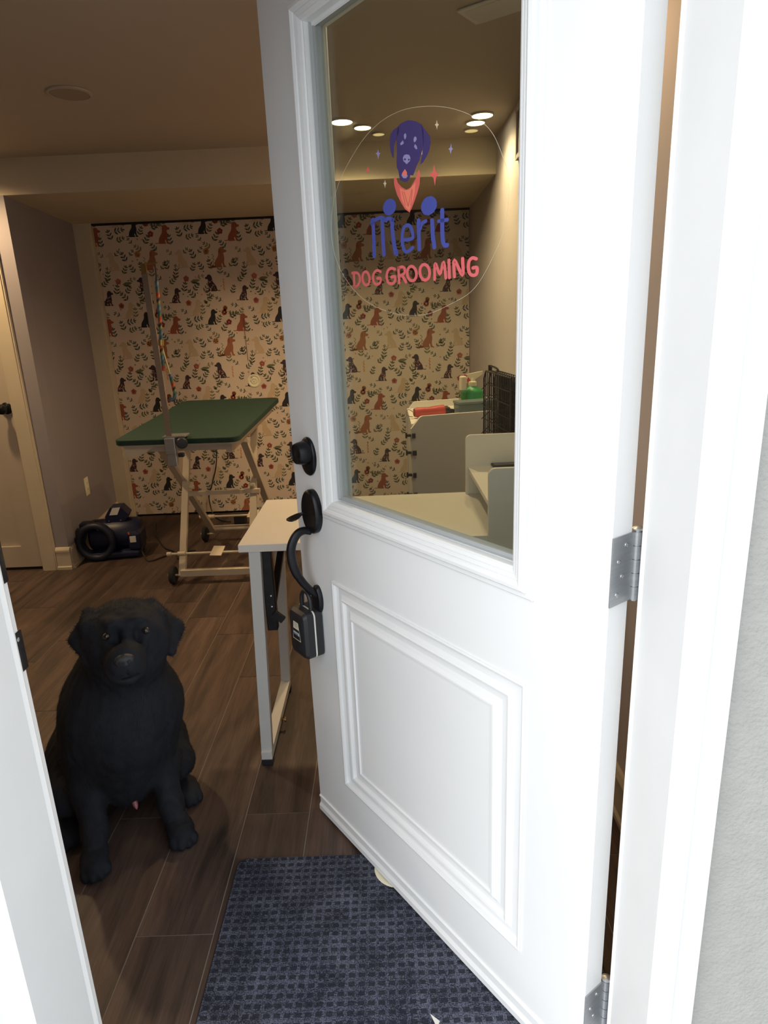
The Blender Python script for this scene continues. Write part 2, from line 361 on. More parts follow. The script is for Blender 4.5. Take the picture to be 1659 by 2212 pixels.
m = MB(); m.ring(gx0 + .004, gx1 - .003, gz0 + .004, gz1 - .004, [(0, -.010), (.002, -.0155), (.007, -.0165), (.0075, -.034), (0, -.035)])
m.build('glass_spacer', GREYB, DR)
MB().box((gx0, .018, gz0), (gx1, .0210, gz1)).build('glass_pane', GLASS, DR)
MB().box((gx0, .031, gz0), (gx1, .0340, gz1)).build('glass_pane', GLASS, DR)
# bottom sweep
m = MB(); m.prism([(0, .012), (-.006, .012), (-.006, .026), (-.001, .034), (-.001, .052), (-.004, .054), (-.004, .058), (0, .060)], 0.001, DW - .001, M=Matrix(((0, 0, 1, 0), (1, 0, 0, 0), (0, 1, 0, 0), (0, 0, 0, 1))))
m.build('door_sweep', DOORW, DR)
MB().box((.002, .004, .0095), (DW - .002, T - .004, .017)).build('sweep_fin', RUBBER, DR)
# deadbolt
OUT = (0, -1, 0)
m = MB(); m.lathe([(.036, 0), (.0365, .004), (.034, .008), (.028, .010), (.001, .010)], axisM((.080, 0, 1.058), OUT, (1, 0, 0)), sx=.93, sy=1.27, seg=40)
m.lathe([(.0285, .008), (.0285, .012), (.0255, .030), (.0240, .034), (.0235, .036), (.0215, .0365), (.0205, .034), (.001, .033)], axisM((.080, 0, 1.068), OUT, (1, 0, 0)), seg=40)
db = m.build('deadbolt', BLACKM, DR)
m = MB(); m.lathe([(.011, .0325), (.011, .0345), (.002, .035)], axisM((.080, 0, 1.068), OUT)); m.box((.0795, -.0358, 1.062), (.0805, -.034, 1.074), 1); m.build('keyhole', [BLACKM, GAPM], db)
# handleset
m = MB(); m.lathe([(.040, 0), (.0405, .010), (.039, .0155), (.036, .018), (.034, .0165), (.001, .0165)], axisM((.087, 0, .925), OUT, (1, 0, 0)), sx=.92, sy=1.36, seg=48)
hs = m.build('handle_plate', BLACKM, DR)
m = MB(); vs = []; prof = [(-.014, .921, .004), (-.030, .925, .005), (-.038, .924, .009), (-.046, .921, .0135), (-.056, .918, .0155), (-.066, .916, .013), (-.071, .916, .006)]
for y, z, hw in prof: vs += [(.080 - hw, y, z), (.080 + hw, y, z), (.080 + hw, y, z - .003), (.080 - hw, y, z - .003)]
fs = [(0, 1, 2, 3), tuple(4 * (len(prof) - 1) + i for i in (3, 2, 1, 0))]
for i in range(len(prof) - 1):
    for j in range(4): fs.append((4 * i + j, 4 * i + (j + 1) % 4, 4 * i + 4 + (j + 1) % 4, 4 * i + 4 + j))
m.add(vs, fs); m.build('thumb_latch', BLACKM, DR)
gp = spline([(.082, -.012, .874), (.080, -.030, .880), (.080, -.050, .874), (.080, -.066, .850), (.080, -.069, .820), (.080, -.062, .786), (.080, -.048, .756), (.080, -.030, .730), (.080, -.014, .712), (.080, -.006, .702)], 5)
nr = len(gp); MB().tube(gp, [.0085 + .0035 * math.sin(math.pi * min(1, i / nr * 1.15)) * (1 if i < nr * .6 else .7) for i in range(nr)], seg=16, ax2=.8).build('pull_grip', BLACKM, DR)
m = MB(); m.lathe([(.0245, 0), (.025, .006), (.022, .011), (.010, .0135), (.001, .014)], axisM((.076, 0, .692), OUT, (1, 0, 0)), sx=.9, sy=1.55, seg=36); m.build('grip_base', BLACKM, DR)
# hinges on the hinge-side edge
for hz in (.955, .118, 1.780):
    m = MB(); m.box((DW, -.001, hz), (DW + .0022, .047, hz + .104))
    h = m.build('hinge', STEEL, DR)
    m = MB(); pinx, piny = DW + .0035, .0535
    for i in range(5): m.tube([(pinx, piny, hz + .0005 + i * .0208), (pinx, piny, hz + .0200 + i * .0208)], .0068, seg=16)
    m.tube([(pinx, piny, hz - .002), (pinx, piny, hz + .106)], .0052, seg=12)
    m.lathe([(.006, 0), (.0088, .0015), (.0088, .003), (.004, .0055), (.001, .006)], Matrix.Translation((pinx, piny, hz + .1055)), seg=18)
    m.build('knuckle', STEEL, h)
    m = MB(); a = Vector((.8084, .5887, 0))  # jamb leaf runs along world +y from the pin
    m.bar((pinx + .0066, piny + .001, hz + .052), (pinx + .0066 + .020, piny - .020, hz + .052), .104, .002, up=(.8, -.6, 0)); m.build('jamb_leaf', STEEL, h)
    for sy, sz in ((.030, .088), (.014, .066), (.024, .042), (.014, .016)):
        m = MB(); M_ = axisM((DW + .0022, sy, hz + sz), (1, 0, 0)); m.lathe([(.0040, 0), (.0038, .0008), (.0012, .0012), (.0010, .0004)], M_, 0, seg=14); m.box((-.0026, -.0004, .0009), (.0026, .0004, .0014), 1, M_); m.box((-.0004, -.0026, .0009), (.0004, .0026, .0014), 1, M_)
        m.build('screw', [CHROME, GREYB], h)

# ---- vinyl lettering on the outer pane
LOGO = [{"navy":[[[462.5,1675.9],[471.4,1674.1],[485.2,1668.9],[498.7,1661.0],[503.3,1648.4],[501.9,1630.2],[495.3,1618.7],[489.7,1609.9],[482.3,1603.2],[478.5,1597.9],[473.5,1591.0],[465.7,1593.0],[463.6,1588.3],[457.9,1584.7],[448.7,1585.2],[439.5,1589.3],[435.3,1595.3],[433.5,1605.0],[429.3,1611.0],[428.8,1621.5],[430.7,1633.6],[430.9,1656.1],[434.7,1669.5],[440.6,1675.2],[453.5,1676.2]],[[438.6,1673.6],[432.9,1671.9],[423.4,1670.9],[414.3,1665.8],[410.8,1654.1],[412.7,1641.3],[417.1,1630.4],[421.5,1627.1],[423.0,1645.4],[430.9,1656.5],[436.9,1662.9]],[[497.0,1662.4],[506.9,1652.4],[518.2,1640.3],[520.3,1631.2],[516.5,1620.4],[508.8,1612.1],[500.0,1605.9],[492.9,1603.9],[496.1,1612.6],[501.6,1629.3],[499.9,1647.2]]],"lavender":[[[454.8,1658.8],[457.5,1656.4],[458.1,1652.7],[455.4,1649.8],[453.2,1649.7],[451.5,1653.3],[451.4,1656.7]],[[448.4,1649.3],[440.8,1646.2],[441.7,1643.2],[446.2,1643.1],[450.7,1644.2]],[[481.1,1648.3],[484.2,1646.3],[485.1,1642.9],[481.5,1640.1],[477.9,1640.1],[476.7,1643.9],[477.9,1647.0]],[[480.3,1637.2],[477.6,1633.6],[482.4,1628.7],[486.2,1628.5],[484.7,1633.1]],[[457.8,1626.1],[464.3,1623.8],[467.3,1619.2],[466.0,1614.4],[460.8,1612.9],[456.7,1611.1],[452.8,1614.5],[447.8,1617.9],[447.0,1623.2],[450.9,1626.5]],[[443.8,1600.0],[441.4,1596.7],[446.4,1591.7],[453.8,1590.0],[459.1,1592.8],[455.6,1596.9]],[[376.8,1650.6],[378.8,1644.3],[384.3,1641.9],[379.4,1641.2],[375.9,1633.3],[374.1,1642.2],[369.0,1644.9],[374.4,1645.6]],[[569.6,1620.0],[570.1,1613.3],[573.8,1611.1],[570.1,1610.0],[567.4,1603.9],[566.0,1610.8],[562.6,1613.0],[566.7,1614.0]]],"navy2":[[[452.8,1621.4],[455.3,1619.7],[454.5,1617.8],[451.5,1618.0],[449.4,1620.0]],[[461.1,1618.6],[464.0,1618.4],[465.7,1616.5],[463.8,1615.2],[461.0,1616.2]]],"tongue":[[[451.9,1604.8],[447.7,1602.4],[443.8,1599.6],[445.9,1595.9],[451.7,1593.2],[456.6,1594.6],[457.2,1598.7]]],"coral":[[[424.0,1598.3],[419.9,1595.8],[420.1,1585.2],[426.9,1569.2],[437.6,1554.7],[448.3,1542.5],[461.0,1535.4],[467.6,1541.9],[476.5,1553.1],[484.2,1564.3],[490.0,1575.6],[491.7,1591.5],[489.1,1597.0],[485.5,1594.6],[481.6,1587.2],[476.0,1582.0],[464.7,1573.6],[453.6,1572.3],[440.8,1578.6],[431.0,1586.5],[426.8,1594.6]],[[340.9,1629.5],[344.8,1625.4],[347.1,1622.2],[343.5,1620.2],[342.7,1615.9],[340.1,1620.3],[337.0,1624.0],[340.6,1626.2]],[[527.9,1597.7],[530.9,1586.4],[540.0,1580.9],[532.0,1578.4],[528.9,1565.5],[525.3,1578.6],[515.3,1584.3],[524.2,1587.6]]],"orange":[[[435.1,1578.5],[448.0,1572.2],[460.9,1571.1],[472.9,1576.4],[478.8,1579.9],[477.2,1567.5],[471.9,1554.8],[462.0,1540.6],[459.3,1538.4],[449.9,1545.5],[440.1,1558.6]]],"cream":[[[536.0,1660.1],[537.7,1654.1],[541.2,1651.8],[537.6,1650.7],[536.2,1645.4],[534.1,1651.5],[530.9,1654.1],[534.5,1654.8]],[[393.7,1598.7],[395.3,1593.6],[398.4,1591.4],[395.1,1590.2],[393.1,1584.5],[391.1,1590.9],[387.7,1593.6],[391.8,1594.2]]]},{"blue":[[6.9,[[352.2,1538.0],[352.1,1503.5],[351.6,1475.1]]],[6.0,[[346.7,1533.0],[359.8,1537.0],[378.8,1537.9],[392.7,1531.6]]],[6.9,[[380.7,1535.4],[380.8,1502.6],[382.2,1475.0]]],[7.0,[[409.6,1530.5],[411.1,1503.7],[417.3,1474.4]]],[6.0,[[386.7,1533.5],[401.0,1534.2],[412.7,1530.1]]],[5.5,[[440.0,1493.8],[466.5,1493.5],[465.9,1506.0],[460.0,1514.2],[450.7,1516.1],[442.9,1512.0],[438.4,1500.6],[438.4,1486.3],[444.0,1475.8],[452.3,1473.2],[466.9,1478.3]]],[6.3,[[484.8,1519.6],[484.5,1495.3],[485.1,1473.9]]],[5.5,[[487.8,1505.5],[493.9,1514.2],[503.6,1516.1]]],[6.4,[[519.9,1515.0],[521.2,1491.1],[524.7,1473.1]]],[6.4,[[545.8,1527.1],[545.5,1488.4],[549.2,1474.7],[556.7,1472.9]]],[5.2,[[536.7,1511.8],[557.6,1511.1]]],[4.8,[[420.7,1478.1],[421.1,1471.3]]],[4.4,[[348.0,1538.5],[347.3,1530.6]]]],"coralt":[[4.8,[[280.4,1451.3],[279.8,1425.1]]],[4.8,[[274.7,1451.0],[292.1,1449.7],[299.8,1442.5],[298.9,1432.7],[290.4,1426.5],[279.7,1424.6]]],[4.8,[[332.7,1437.0],[331.9,1432.4],[329.5,1428.6],[325.8,1426.2],[321.3,1425.6],[316.8,1426.8],[312.9,1429.7],[310.2,1433.9],[309.2,1438.6],[310.0,1443.3],[312.5,1447.0],[316.2,1449.4],[320.7,1450.0],[325.2,1448.7],[329.0,1445.8],[331.6,1441.7],[332.7,1437.0]]],[4.6,[[369.2,1446.3],[359.6,1449.4],[349.3,1446.1],[344.3,1437.7],[347.9,1427.8],[357.7,1424.8],[367.0,1427.5],[368.4,1434.6],[358.5,1435.2]]],[4.8,[[413.6,1447.1],[402.8,1449.7],[392.8,1446.4],[388.0,1437.0],[391.4,1426.7],[402.0,1423.0],[411.9,1426.1],[413.3,1434.3],[402.7,1434.5]]],[4.6,[[424.5,1448.9],[425.4,1422.9]]],[4.6,[[424.5,1448.5],[436.4,1449.3],[443.1,1444.3],[439.6,1437.4],[427.7,1435.1]]],[4.8,[[434.8,1435.5],[445.1,1423.2]]],[4.8,[[475.4,1435.2],[474.7,1430.7],[472.1,1427.0],[468.1,1424.7],[463.3,1424.1],[458.3,1425.3],[454.0,1428.2],[450.9,1432.4],[449.7,1437.1],[450.5,1441.6],[453.1,1445.3],[457.1,1447.6],[462.0,1448.1],[466.9,1446.8],[471.2,1443.9],[474.1,1439.8],[475.4,1435.2]]],[4.8,[[510.9,1434.7],[510.3,1430.0],[507.8,1426.1],[503.8,1423.7],[498.9,1423.0],[493.8,1424.3],[489.4,1427.4],[486.3,1431.7],[485.0,1436.7],[485.7,1441.5],[488.3,1445.3],[492.4,1447.7],[497.3,1448.3],[502.3,1446.9],[506.6,1443.9],[509.6,1439.6],[510.9,1434.7]]],[4.6,[[523.9,1422.4],[526.0,1447.8],[537.9,1429.9],[547.2,1448.1],[552.6,1422.6]]],[4.8,[[560.5,1449.6],[561.3,1422.6]]],[4.8,[[573.8,1423.2],[573.6,1448.8],[593.0,1423.9],[593.3,1449.1]]],[4.8,[[624.6,1445.9],[616.4,1448.0],[608.8,1444.1],[606.6,1434.3],[610.2,1425.2],[618.4,1422.0],[625.7,1424.5],[626.0,1432.8],[617.3,1433.1]]]],"coralm":[[1.7,[[442.3,1571.4],[450.1,1548.6]]],[1.7,[[447.5,1569.7],[457.5,1546.5]]],[1.7,[[458.2,1546.4],[469.0,1570.8]]],[1.7,[[470.3,1568.6],[464.9,1546.5]]]]},[[[404.2,1552.1],[19.1,13.0]],[[512.4,1538.5],[19.9,13.8]]]]
VC = {'navy': (0.055, 0.038, 0.155), 'navy2': (0.055, 0.038, 0.155), 'lavender': (0.30, 0.27, 0.50), 'tongue': (0.80, 0.20, 0.14), 'coral': (0.70, 0.13, 0.11), 'orange': (0.85, 0.24, 0.14), 'cream': (0.62, 0.50, 0.34), 'blue': (0.062, 0.080, 0.36), 'coralt': (0.72, 0.14, 0.15), 'coralm': (0.70, 0.13, 0.11)}
VM = {k_: mat('vinyl_' + k_, c_, 0.55) for k_, c_ in VC.items()}
def plate(m, poly, y, t=.00025, mi=0):
    m.add([(a / 1000, y, b / 1000) for a, b in poly], tessellate_polygon([[Vector((a, b, 0)) for a, b in poly]]), mi)
LV = {'navy': 0, 'coral': 0, 'orange': 1, 'lavender': 1, 'tongue': 2, 'navy2': 2, 'cream': 0, 'blue': 0, 'coralt': 0, 'coralm': 2}
YG = .01775
def stroke(m, wd, pts, y):
    P = [Vector((a, b, 0)) for a, b in pts]; closed = (P[0] - P[-1]).length < 1.0
    if len(P) > 3: P = spline(P[:-1], 5, True) + [P[0]] if closed else spline(P, 5)
    else: P = [P[0].lerp(P[1], t / 3) for t in range(3)] + ([P[1].lerp(P[2], t / 3) for t in range(3)] if len(P) == 3 else []) + [P[-1]]
    n = len(P); vs = []
    for i in range(n):
        t = (P[min(i + 1, n - 1)] - P[max(i - 1, 0)])
        if closed and i in (0, n - 1): t = P[1] - P[-2]
        t.normalize(); nn = Vector((-t.y, t.x, 0))
        # letters read taller than wide on the oblique pane: widen across x
        o_ = nn * wd * .54; o_.x *= 1.45
        for s_ in (-1, 1): q = P[i] + o_ * s_; vs.append((q.x / 1000, y, q.y / 1000))
    m.add(vs, [(2 * i, 2 * i + 1, 2 * i + 3, 2 * i + 2) for i in range(n - 1)])
    if not closed:
        for i in (0, n - 1):
            cv = [(P[i].x / 1000 + wd * .00054 * 1.45 * math.cos(t * math.pi / 8), y - .00002, P[i].y / 1000 + wd * .00054 * math.sin(t * math.pi / 8)) for t in range(16)]
            m.add(cv, [tuple(range(16))])
names = {'navy': 'dog_head_emblem', 'coral': 'bandana_emblem', 'lavender': 'emblem_highlights', 'orange': 'bandana_centre', 'tongue': 'tongue_emblem', 'navy2': 'nostril_emblem', 'cream': 'cream_sparkles'}
for k_, L_ in LOGO[0].items():
    m = MB()
    for P_ in L_: plate(m, P_, YG - .0001 * LV[k_])
    m.build(names[k_], VM[k_], DR, recalc=False)
for k_, nm in (('blue', 'shop_name_lettering'), ('coralt', 'service_lettering'), ('coralm', 'bandana_letter')):
    m = MB()
    for wd, P_ in LOGO[1][k_]: stroke(m, wd, P_, YG - .0001 * LV[k_])
    m.build(nm, VM[k_], DR, recalc=False)
for (cx_, cy_), (rx_, ry_) in LOGO[2]:
    m = MB(); n = 56; rr = [1 + .05 * (i % 2) + random.uniform(-.02, .03) for i in range(n)]
    plate(m, [(cx_ + rx_ * rr[i] * math.cos(2 * math.pi * i / n), cy_ + ry_ * rr[i] * math.sin(2 * math.pi * i / n)) for i in range(n)], YG); m.build('pompom_emblem', VM['blue'], DR, recalc=False)
# faint rim of the round film behind the lettering
RIM = mat('clear_film_edge', (0.62, 0.55, 0.42), 0.5)
cp = [(237.0, 1610.9), (310.1, 1664.2), (375.6, 1688.9), (449.0, 1694.1), (531.0, 1680.0), (598.6, 1655.5), (649.7, 1623.4), (677.0, 1584.6), (692.1, 1543.4), (686.2, 1490.6), (664.7, 1450.3), (620.8, 1402.8), (563.1, 1380.8), (492.5, 1365.7), (400, 1372), (300, 1405), (225, 1470), (207, 1545)]
m = MB(); P_ = spline([(a, b, 0) for a, b in cp], 6, True)
m.tube([(p.x / 1000, YG, p.y / 1000) for p in P_], .0003, closed=True, seg=4); m.build('film_rim', RIM, DR)

# ---- lockbox hanging on the pull grip (built in door-local axes)
LB = empty('key_lockbox', (0, 0, 0), 0, 'black four-dial key lockbox hanging from the pull of the open white door', 'lockbox')
LB.matrix_world = DR_M = Matrix.Translation((-0.230, 1.598, 0)) @ Matrix.Rotation(math.atan2(-0.80837, 0.58867), 4, 'Z')
LB.rotation_euler = (0, 0, math.atan2(-0.80837, 0.58867)); LB.location = (-0.230, 1.598, 0)
LX, LY, LZ = .052, -.034, .604     # centre
def rprism(m, hx, hz, r, y0, y1, mi=0, cx=LX, cz=LZ, taper=1.0):
    pts_ = []
    for (sx, sz), a0 in (((1, 1), 0), ((-1, 1), 90), ((-1, -1), 180), ((1, -1), 270)):
        for j in range(6):
            t = math.radians(a0 + j * 18); pts_.append((sx * (hx - r) + r * math.cos(t), sz * (hz - r) + r * math.sin(t)))
    n = len(pts_); vs = [(cx + a, y0, cz + b) for a, b in pts_] + [(cx + a * taper, y1, cz + b * taper) for a, b in pts_]
    m.add(vs, [tuple(range(n - 1, -1, -1)), tuple(range(n, 2 * n))], mi); m.add(vs, [(i, (i + 1) % n, n + (i + 1) % n, n + i) for i in range(n)], mi, True)
m = MB(); rprism(m, .040, .064, .014, -.004, -.024); m.build('back_shell', BLACKP, LB)
m = MB(); rprism(m, .0405, .0645, .014, -.024, -.028); m.build('white_band', LABELW, LB)
m = MB(); rprism(m, .040, .064, .014, -.028, -.046); rprism(m, .040, .064, .014, -.046, -.055, taper=.90); rprism(m, .036, .0576, .012, -.055, -.058, taper=.88); fr_ = m.build('front_shell', BLACKP, LB)
YL = -.0585
m = MB(); m.add([(LX - .020, YL, LZ - .016), (LX + .020, YL, LZ - .016), (LX + .012, YL, LZ + .034), (LX - .012, YL, LZ + .034)], [(0, 1, 2, 3)]); m.build('dial_sticker', LABELC, LB, recalc=False)
m = MB(); m.add([(LX - .0175, YL - .0003, LZ - .014), (LX + .0175, YL - .0003, LZ - .014), (LX + .0145, YL - .0003, LZ + .014), (LX - .0145, YL - .0003, LZ + .014)], [(0, 1, 2, 3)]); m.build('dial_window', BLACKP, LB, recalc=False)
DIALM = mat('dial_wheel_blue_grey', (.42, .5, .6), .4)
for i in range(4):
    m = MB(); cxd = LX - .0105 + i * .007; m.tube([(cxd - .0028, YL + .0025, LZ + .002), (cxd + .0028, YL + .0025, LZ + .002)], .0052, seg=14); dd = m.build('dial', DIALM, LB); m = MB(); m.box((cxd - .0012, YL - .0030, LZ - .001), (cxd + .0012, YL - .0028, LZ + .005)); m.build('numeral', BLACKP, dd)
m = MB()
for i, wq in enumerate((.014, .012, .016, .010)): m.box((LX - wq / 2, YL - .0004, LZ + .0305 - i * .0036), (LX + wq / 2, YL - .0003, LZ + .0318 - i * .0036))
m.build('sticker_print', GREYB, LB)
m = MB(); m.tube(spline([(LX - .019, -.026, LZ + .056), (LX - .018, -.026, LZ + .090), (LX - .004, -.026, LZ + .108), (LX + .014, -.026, LZ + .106), (LX + .024, -.026, LZ + .088), (LX + .024, -.026, LZ + .056)], 6), .0055, seg=14); m.build('shackle', BLACKP, LB)

# ---------------------------------------------------------------- closet doors covered in dog wallpaper
WPB = mat('wallpaper_ground', (0.66, 0.55, 0.46), 0.8, noise=0.03, nscale=4)
PC = [('ink', (0.020, 0.020, 0.026)), ('rust', (0.30, 0.085, 0.050)), ('tan', (0.33, 0.13, 0.065)), ('pale', (0.56, 0.43, 0.29)), ('leaf', (0.055, 0.075, 0.045)), ('sage', (0.16, 0.16, 0.09)), ('pink', (0.55, 0.18, 0.14)), ('wine', (0.32, 0.06, 0.06)), ('peach', (0.58, 0.27, 0.13)), ('plum', (0.045, 0.028, 0.045)), ('teal', (0.04, 0.075, 0.075))]
PM = [mat('print_' + n_, c_, 0.8) for n_, c_ in PC]; PI = {n_: i for i, (n_, c_) in enumerate(PC)}
DOG = [(a - .42, b) for a, b in [(0, .06), (.12, .05), (.20, .08), (.21, .16), (.24, .29), (.32, .42), (.42, .55), (.46, .68), (.46, .80), (.50, .92), (.58, 1.0), (.68, 1.0), (.76, .94), (.78, .88), (.88, .85), (.91, .79), (.86, .74), (.76, .73), (.72, .68), (.75, .55), (.75, .40), (.72, .28), (.74, .10), (.80, .06), (.82, 0), (.66, 0), (.64, .12), (.60, .22), (.56, .14), (.60, .05), (.60, 0), (.28, 0), (.20, .03), (.12, .01), (0, .02)]]
TAILUP = [(-.15, .0), (-.30, -.01), (-.42, .03), (-.47, .12), (-.43, .20), (-.36, .19), (-.39, .13), (-.36, .08), (-.20, .10)]
EAR = [(.12, .92), (.07, .82), (.08, .70), (.13, .66), (.17, .76), (.18, .88)]
def mk_wall(name, x0, x1, z0, z1, parent):
    m = MB(); rnd = random.Random(3)
    def poly(pts_, mi, lay):
        if min(p[0] for p in pts_) < x0 or max(p[0] for p in pts_) > x1 or min(p[1] for p in pts_) < z0 or max(p[1] for p in pts_) > z1:
            # clip against the sheet
            for ax, lim, sg in ((0, x0, 1), (0, x1, -1), (1, z0, 1), (1, z1, -1)):
                out = []
                for i in range(len(pts_)):
                    a, b = pts_[i - 1], pts_[i]; ia = sg * (a[ax] - lim) >= 0; ib = sg * (b[ax] - lim) >= 0
                    if ia != ib:
                        t = (lim - a[ax]) / (b[ax] - a[ax]); out.append((a[0] + (b[0] - a[0]) * t, a[1] + (b[1] - a[1]) * t))
                    if ib: out.append(b)
                pts_ = out
                if len(pts_) < 3: return
        y = -.0004 - .0003 * lay
        if len(pts_) > 6:
            m.add([(a, y, b) for a, b in pts_], tessellate_polygon([[Vector((a, b, 0)) for a, b in pts_]]), mi)
        else: m.add([(a, y, b) for a, b in pts_], [tuple(range(len(pts_)))], mi)
    def dog(x, z, h, mi, flip=1, floral=False, tail=False, ear=None):
        f = lambda p: (x + flip * (p[0] - .08) * h, z + (p[1] - .5) * h)
        poly([f(p) for p in DOG], mi, 1)
        if tail: poly([f(p) for p in TAILUP], mi, 1)
        if ear is not None: poly([f(p) for p in EAR], ear, 2)
        if floral:
            for k_ in range(16):
                a, b = rnd.uniform(-.14, .28), rnd.uniform(.08, .66)
                if a < -.2 + .38 * b: continue
                c = f((a, b)); poly([(c[0] + .004 * math.cos(t * 1.571), c[1] + .004 * math.sin(t * 1.571)) for t in range(4)], PI[('pink', 'peach', 'pale')[k_ % 3]], 2)
    def leaf(x, z, a, l, w_, mi, lay=0):
        ca, sa = math.cos(a), math.sin(a)
        poly([(x + ca * u * l - sa * v * w_, z + sa * u * l + ca * v * w_) for u, v in ((0, 0), (.35, .5), (.75, .38), (1, 0), (.75, -.38), (.35, -.5))], mi, lay)
    def sprig(x, z, a, l, n, mi, lw=.40):
        ca, sa = math.cos(a), math.sin(a); bx, bz = x - ca * l / 2, z - sa * l / 2
        leaf(bx, bz, a, l, .0028, mi)
        for i in range(n):
            u = (i + .7) / n; sx, sz = bx + ca * l * u, bz + sa * l * u; q = l * lw * (1.25 - .45 * u)
            leaf(sx, sz, a + .85, q, q * .36, mi); leaf(sx, sz, a - .85, q, q * .36, mi)
        leaf(bx + ca * l * .95, bz + sa * l * .95, a, l * .3, l * .13, mi)
    def flower(x, z, r, mi, c2, n=5):
        for i in range(n): leaf(x, z, i * 2 * math.pi / n + .3, r, r * 1.0, mi, 1)
        poly([(x + r * .28 * math.cos(t), z + r * .28 * math.sin(t)) for t in [i * 1.047 for i in range(6)]], c2, 2)
    sp = [(.365, .523, .3), (.442, .505, 2.2), (.077, .509, 1.0), (.154, .012, 2.6), (.165, .335, .9), (.386, .404, 2.0), (.372, .323, 1.1), (.234, .425, 2.4), (.251, .283, 1.4), (.433, .328, 2.1), (.142, .268, 2.5), (.448, .184, 1.0), (.164, .169, 1.2), (.069, .112, 2.6), (.355, .150, 2.3), (.465, .122, .7), (.190, .360, .5), (.360, .578, .2), (.198, .341, 1.9), (.452, .077, 2.0), (.143, .008, .4), (.377, .195, .9), (.175, .072, 2.9), (.407, .040, 1.5), (.220, .243, .7), (.29, .04, 2.6), (.03, .335, 1.9), (.025, .46, 2.5), (.33, .43, .8), (.24, .50, 1.7), (.045, .565, 1.1), (.41, .265, .3), (.30, .195, 1.3), (.13, .46, 2.2), (.28, .335, 2.8), (.09, .30, 1.6), (.0, .14, 2.0), (.43, .43, .9), (.31, .545, 1.9), (.20, .02, 1.0)]
    OX, OZ, TX, TZ = -1.1785, 2.009, .4676, .588
    for i in range(int((x0 - OX) / TX) - 2, int((x1 - OX) / TX) + 2):
        for j in range(-5, 2):
            ax, az = OX + i * TX, OZ + j * TZ
            dog(ax, az, .103, PI['ink']); dog(ax + .200, az + .545, .118, PI['rust'], ear=PI['rust'])
            dog(ax + .095, az + .386, .129, PI['tan'], tail=True, ear=PI['rust']); dog(ax + .308, az + .386, .118, PI['pale'], flip=-1)
            dog(ax + .025, az + .224, .110, PI['plum'], flip=-1, floral=True); dog(ax + .234, az + .151, .098, PI['plum'], floral=True)
            dog(ax + .369, az + .065, .108, PI['pale'])
            flower(ax + .116, az + .551, .021, PI['wine'], PI['pink']); flower(ax + .09, az + .029 + .588 * 0, .023, PI['pink'], PI['peach'], 6)
            flower(ax + .318, az + .099, .022, PI['pink'], PI['wine']); flower(ax + .320, az + .258, .022, PI['pink'], PI['peach'])
            flower(ax + .099, az + .057, .019, PI['peach'], PI['wine'], 6); flower(ax + .009, az + .427, .024, PI['peach'], PI['sage'], 5)
            for q in range(7): leaf(ax + .104 + .006 * (q % 2), az + .17 + q * .011, 1.2 + 1.2 * (q % 2), .016, .009, PI['peach'])
            for q in range(6): leaf(ax + .05 + .004 * (q % 2), az + .345 + q * .011, .8 + 1.6 * (q % 2), .014, .006, PI['sage'])
            leaf(ax + .345, az + .238, .12, .07, .022, PI['sage']); leaf(ax + .35, az + .232, -.12, .055, .012, PI['leaf']); leaf(ax + .445, az + .088, 2.2, .034, .020, PI['sage'])
            for q, (a, b, c) in enumerate(sp):
                sprig(ax + a, az + b, c, (.058, .050, .066)[q % 3], (3, 2, 3)[q % 3], PI[('leaf', 'teal', 'leaf', 'sage')[q % 4]])
            for q in range(26):
                a, b = rnd.uniform(0, TX), rnd.uniform(0, TZ); leaf(ax + a, az + b, rnd.uniform(0, 6), .013, .008, PI[('sage', 'leaf', 'pink')[q % 3]])
    return m.build('wallpaper_print', PM, parent, recalc=False)
for n_, (xa, xb, yy) in enumerate(((-1.910, -.9575, 0), (-.9565, XR - .003, 0))):
    g = empty('door_%d' % (n_ + 3), (0, YB, 0), kind=S)
    MB().box((xa, 0, .016), (xb, .028, ZS - .012)).build('door_panel', WPB, g)
    wpp = mk_wall('wallpaper', xa, xb, .016, ZS - .012, g); wpp['kind'] = 'stuff'
g = bpy.data.objects['door_4']
m = MB(); M_ = axisM((-.926, 0, .974), (0, -1, 0)); m.lathe([(.046, 0), (.046, .004), (.040, .0065), (.033, .004), (.030, .001), (.022, .001), (.020, .004), (.015, .004), (.013, .001), (.001, .001)], M_, seg=36); m.build('round_finger_pull', LABELC, g)
m = MB(); m.tube(spline([(-.962, -.004, 1.405), (-.960, -.005, 1.26), (-.955, -.004, 1.115)], 4), .0013, 0, 6); m.build('pull_string', mat('brown_cord', (.18, .07, .03), .8), g)
# ---------------------------------------------------------------- ceiling fittings; ghost images and added lamps also built as discs
LITD = mat('lit_lamp_and_ghost_disc', (1, .9, .7), .5, emit=(1.0, 0.80, 0.50), estr=14.0)
GHOSTD = mat('dim_ghost_disc', (.8, .7, .4), .5, emit=(1.0, 0.72, 0.30), estr=0.75)  # glow for faint ghost images in the glass, not for lamps
OFFD = mat('unlit_downlight_disc', (.30, .24, .20), .6)
def ceiling_disc(x, y, r, dm, label, group=None):
    g = empty('ceiling_light_or_ghost', (x, y, ZC), 0, label, 'light', group or 'round ceiling lights')
    m = MB(); m.lathe([(r * 1.16, -.001), (r * 1.14, -.006), (r * 1.02, -.008), (r * .99, -.004), (r * .99, -.001)], seg=36); m.build('trim_ring', CEIL, g)
    m = MB(); m.lathe([(r, -.0035), (r * .98, -.0070), (r * .4, -.0075)], seg=36); m.build('lens', dm, g)
ceiling_disc(-0.142, 3.335, .047, LITD, 'large bright round ceiling light seen at the upper left of the door glass')
